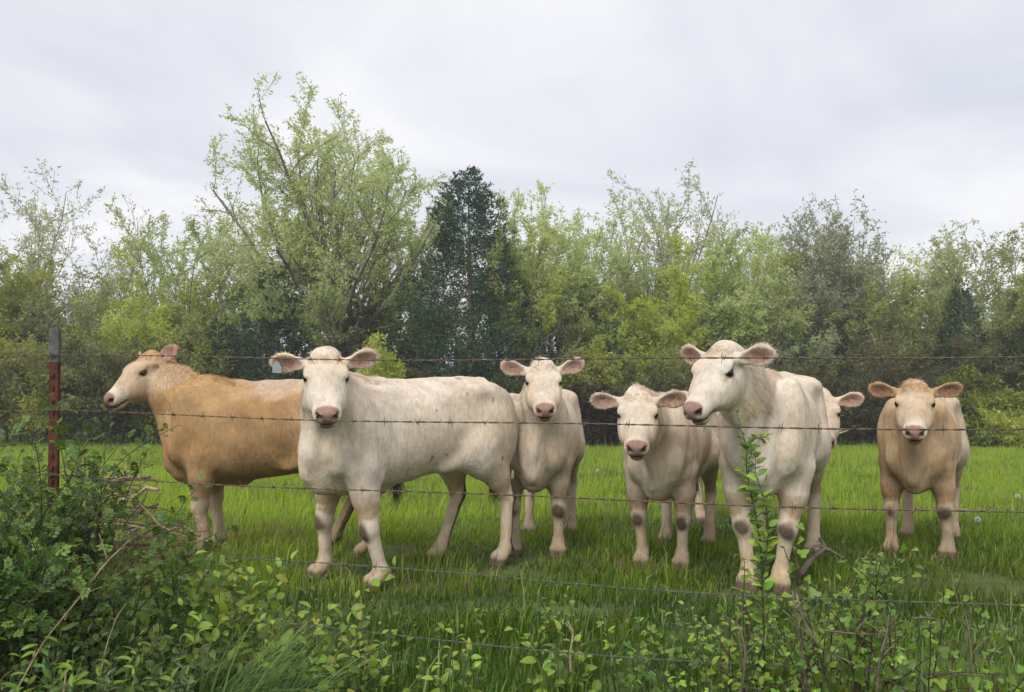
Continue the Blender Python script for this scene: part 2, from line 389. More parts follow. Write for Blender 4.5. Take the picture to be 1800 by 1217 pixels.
def cedar(u, d, vtop, wpx, label, seed, c=BLUEG, c2=CEDARG, n=1500, name='cedar_tree', pw=.62, low=.02, tuft=.40, k=16, fs=.125):
    rng = np.random.default_rng(seed); root = place(u, d, name, label, 'tree', WOODG)
    H = height(vtop, d, u); Rm = wpx / FPX * d / 2
    t = rng.beta(1.1, 1.5, n); z = (low + (1 - low) * t) * H
    prof = np.clip((1 - t) ** pw * (1 - .35 * np.exp(-t * 9)), 0, 1); az = rng.uniform(0, 6.283, n)
    lump = 1 + .42 * fbm(np.stack([np.cos(az) * 1.7, np.sin(az) * 1.7, z * .8], 1), seed, 2) * 2
    rr = Rm * prof * np.sqrt(rng.uniform(.12, 1.0, n)) * lump + .03
    B = np.stack([np.cos(az) * rr, np.sin(az) * rr, z], 1)
    dirs = norm(np.stack([np.cos(az), np.sin(az), np.full(n, .75)], 1) + rng.normal(0, .25, (n, 3)))
    tl = tuft * H / 9 * (1.15 - .55 * t)
    Pb = np.repeat(B, k, 0); Db = np.repeat(dirs, k, 0); TL = np.repeat(tl, k)[:, None]; along = rng.uniform(-.3, 1, (n * k, 1))
    P = Pb + Db * TL * along + rng.normal(0, 1, (n * k, 3)) * TL * .30 * (1.1 - along)
    d2 = norm(Db * .8 + rng.normal(0, .55, (n * k, 3))); s = fs * (H / 9) ** .5 * rng.uniform(.6, 1.3, (n * k, 1)); a = norm(np.cross(d2, rng.normal(0, 1, (n * k, 3))))
    v = np.stack([P + a * s * .24, P + d2 * s, P - a * s * .24], 1).reshape(-1, 3)
    f = np.arange(n * k)[:, None] * 3 + np.array([[0, 1, 2]])
    obj_np('crown', v, f, M_CEDAR, root, clump_col(rng, P, c, c2, seed, 1.1), smooth=False)
    pts = np.stack([.04 * np.sin(np.linspace(0, 5, 9)), .04 * np.cos(np.linspace(0, 4, 9)), np.linspace(-.1, H * .97, 9)], 1)
    mb = MB(); mb.path(pts, np.linspace(.13, .015, 9) * H / 7, 7)
    m = rng.choice(n, 90); core = B[m] * np.array([.05, .05, 1]) - np.array([0, 0, .1]); vv, ff = tubes(core, B[m], np.full(90, .022), np.full(90, .006), 4); mb.add(vv, ff)
    mb.build('trunk', M_BARK, root); return root
def shrub(u, d, vtop, wpx, label, seed, c, c2, per=5, size=.085, nst=7, name='shrub', group='shrubs along the edge of the wood', cat='shrub', levels=2, spr=.55, sr=.10, nch=(9, 6, 4)):
    rng = np.random.default_rng(seed); root = place(u, d, name, label, cat, group)
    H = height(vtop, d, u); Wd = wpx / FPX * d; st = []
    for k in range(nst):
        a = k * 2.4 + rng.uniform(0, 1); q = rng.uniform(.05, spr)
        st.append(((.15 * Wd * math.cos(a) * rng.random(), .15 * Wd * math.sin(a) * rng.random(), -.05), (math.cos(a) * q, math.sin(a) * q, 1), H * rng.uniform(.55, 1.0), .030))
    S, tw = grow(rng, st, levels, (.45, .5), nch, (48, 50), (.10, .14, .2), (-.1, .1, .1), .12, 6, .006)
    S, tw = fit(S, tw, H, Wd)
    finish(root, S, tw, rng, seed, per, size, c, c2, sr, .25)
    return root
D = 30.0
# the tall tree left of centre and its neighbours
deciduous(556, 29.0, 135, 460, 'tallest tree of the wood, open pale crown on a leaning grey trunk', 101, SPRING, PALE, per=8.5, size=.105, lean=(.16, 0), fork=.30, limbs=24, nch=(9, 6, 3), topglare=PALE * .95, rad=.17, env=(.64, .36))
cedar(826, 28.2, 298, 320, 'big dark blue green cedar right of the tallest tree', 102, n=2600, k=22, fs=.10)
deciduous(60, 33, 300, 330, 'thin grey green tree with several stems at the left edge of the photo', 103, GREY, PALE, per=3.6, nst=3, limbs=15, topglare=GREY * 1.2)
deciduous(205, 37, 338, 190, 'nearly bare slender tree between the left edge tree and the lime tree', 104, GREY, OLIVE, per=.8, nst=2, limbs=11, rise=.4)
deciduous(325, 32, 332, 260, 'yellowish spring green tree left of the tallest tree', 105, SPRING, PALE, per=5.5, nst=2, limbs=12, topglare=PALE)
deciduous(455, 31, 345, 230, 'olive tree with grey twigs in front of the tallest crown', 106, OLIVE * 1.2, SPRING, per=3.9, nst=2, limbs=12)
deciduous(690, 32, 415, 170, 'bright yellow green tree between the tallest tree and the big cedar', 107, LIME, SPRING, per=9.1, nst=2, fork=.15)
deciduous(912, 28.6, 318, 170, 'pale yellow green tree overlapping the right side of the big cedar', 108, SPRING, LIME, per=6.1, topglare=PALE)
deciduous(980, 30.5, 318, 230, 'round pale green tree with bare grey stems showing below', 109, PALE * .9, SPRING, per=4.3, nst=4, fork=.38, limbs=20, topglare=PALE, env=(.68, .33))
deciduous(1085, 32, 318, 190, 'narrow fresh green tree right of the round pale tree', 110, SPRING, PALE, per=6.1, nst=2, topglare=PALE)
deciduous(1165, 34, 298, 250, 'high tree with windblown grey green top right of centre', 111, PALE * .9, GREY, per=3.6, nst=2, limbs=15, topglare=GREY * 1.2, rise=.2)
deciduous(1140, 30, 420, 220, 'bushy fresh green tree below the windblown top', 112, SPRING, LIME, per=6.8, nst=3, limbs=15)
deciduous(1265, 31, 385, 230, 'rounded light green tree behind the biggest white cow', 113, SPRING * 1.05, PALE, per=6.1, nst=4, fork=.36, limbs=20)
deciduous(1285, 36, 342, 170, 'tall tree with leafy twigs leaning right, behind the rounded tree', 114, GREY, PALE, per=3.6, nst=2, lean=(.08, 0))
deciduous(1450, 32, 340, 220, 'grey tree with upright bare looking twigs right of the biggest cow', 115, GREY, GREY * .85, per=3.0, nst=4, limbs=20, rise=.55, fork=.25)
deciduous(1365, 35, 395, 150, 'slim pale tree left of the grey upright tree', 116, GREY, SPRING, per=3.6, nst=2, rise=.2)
deciduous(1600, 33, 388, 200, 'light green tree left of the gap above the lone tan cow', 117, SPRING, PALE, per=4.6, nst=3, limbs=15, topglare=PALE)
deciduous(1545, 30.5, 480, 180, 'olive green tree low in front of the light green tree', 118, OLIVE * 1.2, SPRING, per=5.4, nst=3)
deciduous(1745, 31, 382, 250, 'olive green tree near the right edge of the photo', 119, PALE * .8, OLIVE * 1.3, per=4.6, nst=2, limbs=14, topglare=PALE * .9)
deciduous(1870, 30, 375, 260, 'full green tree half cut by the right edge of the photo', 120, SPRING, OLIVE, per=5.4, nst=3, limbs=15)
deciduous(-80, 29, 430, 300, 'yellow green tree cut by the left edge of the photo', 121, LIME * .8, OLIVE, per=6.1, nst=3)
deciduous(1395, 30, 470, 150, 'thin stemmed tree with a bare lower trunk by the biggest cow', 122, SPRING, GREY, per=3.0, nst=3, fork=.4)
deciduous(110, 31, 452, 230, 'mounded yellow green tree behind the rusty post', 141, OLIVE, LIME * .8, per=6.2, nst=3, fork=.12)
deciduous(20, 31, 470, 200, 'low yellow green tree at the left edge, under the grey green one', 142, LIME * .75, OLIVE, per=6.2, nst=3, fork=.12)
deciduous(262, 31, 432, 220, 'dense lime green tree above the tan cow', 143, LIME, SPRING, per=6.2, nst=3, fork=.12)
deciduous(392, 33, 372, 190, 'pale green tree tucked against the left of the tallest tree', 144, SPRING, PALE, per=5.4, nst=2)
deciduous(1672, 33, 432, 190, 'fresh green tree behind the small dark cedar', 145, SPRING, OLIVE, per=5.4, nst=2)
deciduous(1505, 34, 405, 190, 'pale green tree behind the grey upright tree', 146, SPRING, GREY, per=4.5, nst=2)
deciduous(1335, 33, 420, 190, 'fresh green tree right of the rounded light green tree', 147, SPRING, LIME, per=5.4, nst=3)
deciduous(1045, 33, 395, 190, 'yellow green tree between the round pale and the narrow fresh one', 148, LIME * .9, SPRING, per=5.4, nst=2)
deciduous(870, 31.5, 420, 150, 'yellow green tree against the right flank of the big cedar', 149, SPRING, LIME, per=5.4, nst=2)
deciduous(745, 33, 352, 150, 'pale grey green tree showing left of the big cedar', 150, PALE, GREY, per=3.6, nst=2)
cedar(1690, 30, 492, 110, 'small dark cedar left of the right edge trees', 123, n=700)
cedar(480, 29.5, 470, 230, 'broad dark cedar below the tallest tree', 124, n=1500, pw=.5)
cedar(385, 28.5, 560, 150, 'low dark cedar behind the tan cow\'s back', 125, c=CEDARG, c2=DARK, n=800, pw=.5)
cedar(640, 28.8, 520, 150, 'dark cedar right of the leaning trunk', 126, c=CEDARG, c2=OLIVE * .6, n=800, pw=.5)
cedar(1075, 29.5, 560, 130, 'squat dark cedar under the fresh green trees', 127, n=700, pw=.5)
cedar(960, 29, 590, 170, 'low olive dark cedar right of the big cedar', 128, c=CEDARG, c2=DARK, n=800, pw=.45)
cedar(1400, 29, 600, 110, 'small dark cedar behind the half hidden cow', 129, n=600, pw=.5)
cedar(1250, 33, 560, 120, 'dark cedar among the stems behind the biggest cow', 130, n=600, pw=.5)
cedar(1560, 33, 560, 130, 'dark cedar among the stems left of the lone tan cow', 131, n=600, pw=.5)
cedar(735, 28.4, 600, 120, 'low dark cedar at the left foot of the big cedar', 132, c=CEDARG, c2=DARK, n=600, pw=.45)
# edge shrubs, left to right
SH = [(-60, 27, 600, 200, 'olive shrub at the far left end of the wood edge', OLIVE, LIME * .7, 6), (45, 27.5, 575, 190, 'yellow green shrub behind the rusty post', LIME * .8, OLIVE, 7), (120, 30, 478, 210, 'mounded grey green thicket tree behind the rusty post', OLIVE * 1.2, GREY * .8, 6),
      (185, 27.3, 600, 170, 'dark shrub behind the left bramble bush', OLIVE * .8, DARK, 7), (235, 29, 505, 190, 'tall lime green shrub above the tan cow\'s head', LIME, SPRING, 7), (290, 27.5, 590, 150, 'mixed lime shrub behind the tan cow\'s head', LIME * .8, DARK, 6),
      (330, 28, 545, 140, 'olive twiggy shrub behind the tan cow\'s neck', OLIVE, SPRING * .8, 5), (430, 27, 640, 170, 'dark shrub low behind the tan cow\'s back', DARK, CEDARG, 7), (545, 27, 620, 160, 'dark shrub behind the tagged white cow\'s head', DARK, CEDARG, 7),
      (655, 25.5, 590, 90, 'lime green sapling shrub just right of the tagged cow\'s head', LIME * 1.1, SPRING, 9), (700, 27, 640, 170, 'dark shrub above the tagged white cow\'s back', DARK, OLIVE * .7, 7), (810, 27, 625, 170, 'dark shrub at the foot of the big cedar', DARK, CEDARG, 7),
      (900, 27.4, 640, 150, 'dark brownish shrub left of the cow with open mouth', OLIVE * .6, DARK, 6), (1005, 27, 595, 120, 'yellow green shrub above the cow with open mouth', LIME * .75, OLIVE, 8), (1045, 26.5, 675, 110, 'reddish brown dead leaved shrub between two cows', (.095, .062, .040), (.06, .045, .03), 6),
      (1110, 27.2, 640, 150, 'dark shrub behind the smallest calf', DARK, OLIVE * .8, 7), (1190, 28, 610, 150, 'olive shrub between the calf and the biggest cow', OLIVE, SPRING * .7, 6), (1300, 28.5, 600, 160, 'brownish twig shrub behind the biggest cow\'s head', OLIVE * .8, (.09, .075, .05), 4),
      (1375, 27.5, 640, 130, 'dark green shrub behind the biggest cow\'s shoulder', DARK, OLIVE, 7), (1465, 28, 600, 170, 'grey brown bare thicket right of the half hidden cow', (.10, .088, .06), OLIVE * .7, 3.5), (1530, 27.5, 660, 130, 'grey brown thicket left of the lone tan cow', (.09, .08, .055), OLIVE * .7, 4),
      (1610, 28.3, 585, 170, 'brownish olive thicket above the lone tan cow', OLIVE * .75, (.09, .078, .05), 5), (1700, 27.2, 640, 150, 'lime green shrub right of the lone tan cow', LIME * .8, DARK, 7), (1775, 26.5, 690, 120, 'low bright lime shrub by the right edge', LIME, SPRING * .8, 8),
      (1790, 28.5, 570, 170, 'olive shrub at the right edge of the wood', OLIVE, DARK, 7), (1880, 27, 600, 170, 'dark shrub beyond the right edge', DARK, OLIVE, 6)]
for k, (u, d, vt, wp, lb, c, c2, per) in enumerate(SH): shrub(u, d, vt, wp, lb, 300 + k, np.array(c), np.array(c2), per * 1.1, size=.115)
# second rank deep in the wood, seen only as a dark filling between the stems
rng = np.random.default_rng(77)
mbv = MB()
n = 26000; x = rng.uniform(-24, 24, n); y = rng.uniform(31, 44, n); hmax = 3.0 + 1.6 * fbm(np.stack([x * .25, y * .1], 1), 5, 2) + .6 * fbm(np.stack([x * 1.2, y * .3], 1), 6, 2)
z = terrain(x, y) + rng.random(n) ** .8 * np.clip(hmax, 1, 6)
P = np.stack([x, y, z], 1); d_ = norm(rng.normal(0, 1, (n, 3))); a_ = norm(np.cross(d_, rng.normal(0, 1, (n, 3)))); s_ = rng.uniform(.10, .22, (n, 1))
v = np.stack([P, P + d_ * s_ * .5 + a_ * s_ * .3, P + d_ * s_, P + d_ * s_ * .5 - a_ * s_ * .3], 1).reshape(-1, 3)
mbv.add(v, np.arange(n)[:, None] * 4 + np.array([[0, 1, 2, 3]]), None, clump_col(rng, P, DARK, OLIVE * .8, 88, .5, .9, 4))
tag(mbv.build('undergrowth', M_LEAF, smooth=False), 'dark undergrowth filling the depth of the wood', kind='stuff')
# ------------------------------------------------------------------ cattle
def smin(a, b, k):
    h = np.clip(0.5 + 0.5 * (b - a) / k, 0, 1)
    return b + (a - b) * h - k * h * (1 - h)
class Field:
    """a distance field on a rectilinear grid, shaped piece by piece and skinned by surface nets"""
    def __init__(s, xs, ys, zs):
        s.ax = [np.asarray(a, np.float32) for a in (xs, ys, zs)]
        s.f = np.full([len(a) for a in s.ax], 1.0, np.float32)
    def block(s, lo, hi):
        sl = []
        for a, l, h in zip(s.ax, lo, hi):
            i = max(int(np.searchsorted(a, l)) - 1, 0); j = min(int(np.searchsorted(a, h)) + 1, len(a)); sl.append(slice(i, j))
        if any(q.stop - q.start < 2 for q in sl): return None, None
        g = np.meshgrid(*[a[q] for a, q in zip(s.ax, sl)], indexing='ij')
        return tuple(sl), np.stack(g, -1)
    def put(s, sl, d, k, sub=False):
        if sub: s.f[sl] = -smin(-s.f[sl], d, k)
        else: s.f[sl] = smin(s.f[sl], d, k)
    def cone(s, a, b, ra, rb, k=0.04, n=None, fl=1.0, sub=False):
        a = np.asarray(a, float); b = np.asarray(b, float); m = max(ra, rb) + k + 0.05
        sl, P = s.block(np.minimum(a, b) - m, np.maximum(a, b) + m)
        if sl is None: return
        q = P - a
        ba = b - a
        if n is not None:
            n = np.asarray(n, float); n = n / np.linalg.norm(n)
            q = q + n * ((q @ n)[..., None] * (1 / fl - 1)); ba = ba + n * (ba.dot(n) * (1 / fl - 1))
        t = np.clip((q @ ba) / max(ba.dot(ba), 1e-9), 0, 1)
        d = np.linalg.norm(q - t[..., None] * ba, axis=-1) - (ra + (rb - ra) * t)
        s.put(sl, d * min(1.0, 0.5 + fl / 2), k, sub)
    def ell(s, c, rad, k=0.04, M=None, sub=False):
        c = np.asarray(c, float); rad = np.asarray(rad, float); m = max(rad) + k + 0.05
        sl, P = s.block(c - m, c + m)
        if sl is None: return
        q = P - c
        if M is not None: q = q @ np.asarray(M, float)         # columns of M are the ellipsoid's axes
        k0 = np.linalg.norm(q / rad, axis=-1); k1 = np.linalg.norm(q / rad ** 2, axis=-1) + 1e-6
        s.put(sl, k0 * (k0 - 1) / k1, k, sub)
    def loft(s, o, M, prof, k=0.04, ex=2.3, sm=0.04):
        """prof rows: x, half width, top, bottom in the frame (o, M)"""
        prof = np.asarray(prof, float); o = np.asarray(o, float); M = np.asarray(M, float)
        x0, x1 = prof[0, 0], prof[-1, 0]; r = prof[:, 1:].max() + 0.08
        cs = np.array([[x, y, z] for x in (x0 - .06, x1 + .06) for y in (-r, r) for z in (prof[:, 3].min() - .08, prof[:, 2].max() + .08)]) @ M.T + o
        sl, P = s.block(cs.min(0), cs.max(0))
        if sl is None: return
        q = (P - o) @ M
        xs = np.linspace(x0, x1, 240); ker = np.exp(-0.5 * (np.arange(-30, 31) / (sm / (x1 - x0) * 240)) ** 2); ker /= ker.sum()
        def S(col):
            y = np.interp(xs, prof[:, 0], prof[:, col]); return np.convolve(np.pad(y, 30, 'edge'), ker, 'valid')
        wv, tv, bv = S(1), S(2), S(3)
        qx = np.clip(q[..., 0], x0, x1)
        wd = np.interp(qx, xs, wv); tp = np.interp(qx, xs, tv); bt = np.interp(qx, xs, bv)
        hh = (tp - bt) / 2; cc = (tp + bt) / 2
        e = ((np.abs(q[..., 1]) / wd) ** ex + (np.abs(q[..., 2] - cc) / hh) ** ex) ** (1 / ex)
        d = (e - 1) * np.minimum(wd, hh)
        over = np.maximum(np.maximum(x0 - q[..., 0], q[..., 0] - x1), 0)
        d = np.where(over > 0, np.sqrt(np.maximum(d, 0) ** 2 + over ** 2) + np.minimum(d, 0) * 0 + 0.0, d)
        s.put(sl, d, k)
    def skin(s):
        F = s.f; ins = F < 0
        nx, ny, nz = F.shape
        cnt = np.zeros((nx - 1, ny - 1, nz - 1), np.int8)
        for a in (0, 1):
            for b in (0, 1):
                for c in (0, 1): cnt += ins[a:nx - 1 + a, b:ny - 1 + b, c:nz - 1 + c]
        act = (cnt > 0) & (cnt < 8)
        I, J, K = np.nonzero(act); idx = np.full(act.shape, -1, np.int64); idx[I, J, K] = np.arange(len(I))
        acc = np.zeros((len(I), 3)); num = np.zeros(len(I)); X, Y, Z = [a.astype(float) for a in s.ax]
        cor = [(a, b, c) for a in (0, 1) for b in (0, 1) for c in (0, 1)]
        for p in cor:
            for q in cor:
                if sum(abs(u - v) for u, v in zip(p, q)) == 1 and p < q:
                    fa = F[I + p[0], J + p[1], K + p[2]]; fb = F[I + q[0], J + q[1], K + q[2]]
                    m = (fa < 0) != (fb < 0); t = np.where(m, fa / np.where(m, fa - fb, 1), 0)
                    pa = np.stack([X[I + p[0]], Y[J + p[1]], Z[K + p[2]]], 1); pb = np.stack([X[I + q[0]], Y[J + q[1]], Z[K + q[2]]], 1)
                    acc += np.where(m[:, None], pa + (pb - pa) * t[:, None], 0); num += m
        V = acc / np.maximum(num, 1)[:, None]; quads = []
        for ax in range(3):
            a = [slice(None)] * 3; b = [slice(None)] * 3
            a[ax] = slice(0, -1); b[ax] = slice(1, None); o1, o2 = [q for q in range(3) if q != ax]
            for o in (o1, o2): a[o] = slice(1, -1); b[o] = slice(1, -1)
            ia, ib = ins[tuple(a)], ins[tuple(b)]
            for flip, m in ((False, ia & ~ib), (True, ~ia & ib)):
                g = list(np.nonzero(m)); g[o1] = g[o1] + 1; g[o2] = g[o2] + 1
                def cell(d1, d2):
                    h = list(g); h[o1] = h[o1] - d1; h[o2] = h[o2] - d2; return idx[h[0], h[1], h[2]]
                q = np.stack([cell(1, 1), cell(0, 1), cell(0, 0), cell(1, 0)], 1)
                if flip != (ax == 1): q = q[:, ::-1]
                quads.append(q)
        Q = np.concatenate(quads); Q = Q[(Q >= 0).all(1)]
        return V, Q
def relax(V, Q, it=2, lam=0.5):
    e = np.concatenate([Q[:, [0, 1]], Q[:, [1, 2]], Q[:, [2, 3]], Q[:, [3, 0]]]); n = len(V)
    deg = np.bincount(e[:, 0], minlength=n) + np.bincount(e[:, 1], minlength=n)
    for _ in range(it):
        A = np.stack([np.bincount(e[:, 0], V[e[:, 1], c], n) + np.bincount(e[:, 1], V[e[:, 0], c], n) for c in range(3)], 1) / np.maximum(deg, 1)[:, None]
        V = V + lam * (A - V)
    return V
def vert_normals(V, Q):
    n = np.cross(V[Q[:, 2]] - V[Q[:, 0]], V[Q[:, 3]] - V[Q[:, 1]])
    return norm(np.stack([sum(np.bincount(Q[:, k], n[:, c], len(V)) for k in range(4)) for c in range(3)], 1))
def axis(lo, hi, flo, fhi, coarse, fine):
    pts = [lo]
    while pts[-1] < hi:
        p = pts[-1]; dist = max(flo - p, p - fhi, 0); pts.append(p + min(coarse, fine + dist * 0.12))
    return np.array(pts)

def hide_mat():
    m, t, N = new_mat('cow_hide')
    o = N('ShaderNodeOutputMaterial'); p = N('ShaderNodeBsdfPrincipled')
    p.inputs['Roughness'].default_value = 0.85; p.inputs['Specular IOR Level'].default_value = 0.12
    a = N('ShaderNodeAttribute'); a.attribute_name = 'col'
    c = N('ShaderNodeTexCoord'); mp = N('ShaderNodeMapping'); mp.inputs['Scale'].default_value = (1, 1, 0.32); mp.inputs['Rotation'].default_value = (0, R(24), 0)
    n = N('ShaderNodeTexNoise'); n.inputs['Scale'].default_value = 46; n.inputs['Detail'].default_value = 6; n.inputs['Roughness'].default_value = 0.65
    n2 = N('ShaderNodeTexNoise'); n2.inputs['Scale'].default_value = 9; n2.inputs['Detail'].default_value = 4
    t.links.new(c.outputs['Object'], mp.inputs[0]); t.links.new(mp.outputs[0], n.inputs['Vector']); t.links.new(c.outputs['Object'], n2.inputs['Vector'])
    ad = N('ShaderNodeMath', operation='MULTIPLY_ADD'); ad.inputs[1].default_value = 0.6
    t.links.new(n2.outputs['Fac'], ad.inputs[0]); t.links.new(n.outputs['Fac'], ad.inputs[2])
    mr = N('ShaderNodeMapRange'); mr.inputs[1].default_value = 0.55; mr.inputs[2].default_value = 1.05; mr.inputs[3].default_value = 0.76; mr.inputs[4].default_value = 1.16
    t.links.new(ad.outputs[0], mr.inputs[0])
    hs = N('ShaderNodeHueSaturation'); t.links.new(a.outputs['Color'], hs.inputs['Color']); t.links.new(mr.outputs[0], hs.inputs['Value'])
    t.links.new(hs.outputs[0], p.inputs['Base Color'])
    b = N('ShaderNodeBump'); b.inputs['Strength'].default_value = 0.6; b.inputs['Distance'].default_value = 0.014
    t.links.new(ad.outputs[0], b.inputs['Height']); t.links.new(b.outputs[0], p.inputs['Normal'])
    t.links.new(p.outputs[0], o.inputs[0]); return m
M_HIDE = hide_mat()
def fur_mat():
    m, t, N = new_mat('cow_hair')
    o = N('ShaderNodeOutputMaterial'); p = N('ShaderNodeBsdfPrincipled')
    p.inputs['Roughness'].default_value = 0.6; p.inputs['Specular IOR Level'].default_value = 0.15
    a = N('ShaderNodeAttribute'); a.attribute_name = 'col'
    t.links.new(a.outputs['Color'], p.inputs['Base Color'])
    tr = N('ShaderNodeBsdfTranslucent'); t.links.new(a.outputs['Color'], tr.inputs[0])
    mx = N('ShaderNodeMixShader'); mx.inputs[0].default_value = 0.35
    t.links.new(p.outputs[0], mx.inputs[1]); t.links.new(tr.outputs[0], mx.inputs[2]); t.links.new(mx.outputs[0], o.inputs[0]); return m
M_FUR = fur_mat()
M_EYE = simple_mat('cow_eye', (0.012, 0.008, 0.006), rough=0.08, spec=0.5)
M_TAG = simple_mat('ear_tag_plastic', (0.30, 0.33, 0.36), rough=0.45)

def hair(name, P, N_, D, L, col, rad, parent, rng, droop=0.35, lay=0.3):
    """short hair strands rooted at P, leaving along N_ and laid over towards D"""
    n = len(P); pts = np.empty((n, 4, 3), np.float32)
    j = rng.normal(0, 0.16, (n, 3)); d0 = norm(N_ * lay + D * 0.8 + j * 0.5); d1 = norm(N_ * lay * .35 + D + j)
    d2 = norm(d1 + np.array([0, 0, -droop]) + N_ * 0.05)
    Lc = L[:, None] / 3
    pts[:, 0] = P - N_ * 0.002; pts[:, 1] = P + d0 * Lc; pts[:, 2] = pts[:, 1] + d1 * Lc; pts[:, 3] = pts[:, 2] + d2 * Lc
    h = bpy.data.hair_curves.new(name)
    h.add_curves([4] * n)
    h.attributes['position'].data.foreach_set('vector', pts.ravel())
    ra = h.attributes.get('radius') or h.attributes.new('radius', 'FLOAT', 'POINT')
    ra.data.foreach_set('value', np.tile(np.array([1, .9, .65, .15]) * rad, n).astype(np.float32))
    ca = h.attributes.new('col', 'FLOAT_COLOR', 'CURVE')
    c4 = np.ones((n, 4), np.float32); c4[:, :3] = col; ca.data.foreach_set('color', c4.ravel())
    h.materials.append(M_FUR)
    return link(bpy.data.objects.new(name, h), parent)

TORSO = [(-.80, .05, 1.00, .84), (-.755, .135, 1.085, .76), (-.64, .200, 1.155, .66), (-.47, .245, 1.192, .60), (-.30, .262, 1.185, .555),
         (-.12, .288, 1.165, .515), (.08, .300, 1.15, .485), (.25, .285, 1.15, .472), (.40, .258, 1.168, .470), (.52, .228, 1.155, .475),
         (.63, .185, 1.09, .495), (.71, .12, .99, .56), (.75, .05, .90, .66)]
HEAD = [(-.03, .060, .010, -.110), (.02, .096, .040, -.150), (.08, .114, .056, -.185), (.15, .121, .056, -.205), (.21, .116, .046, -.205), (.27, .100, .034, -.180),
        (.33, .082, .020, -.142), (.385, .070, .006, -.116), (.43, .066, -.008, -.105), (.462, .046, -.025, -.088)]
WHITE, CREAM, TAN, DTAN = np.array((.69, .615, .525)), np.array((.56, .455, .35)), np.array((.44, .285, .140)), np.array((.33, .19, .085))
MUD, HORN, PINK = np.array((.070, .046, .026)), np.array((.20, .15, .105)), np.array((.31, .185, .145))

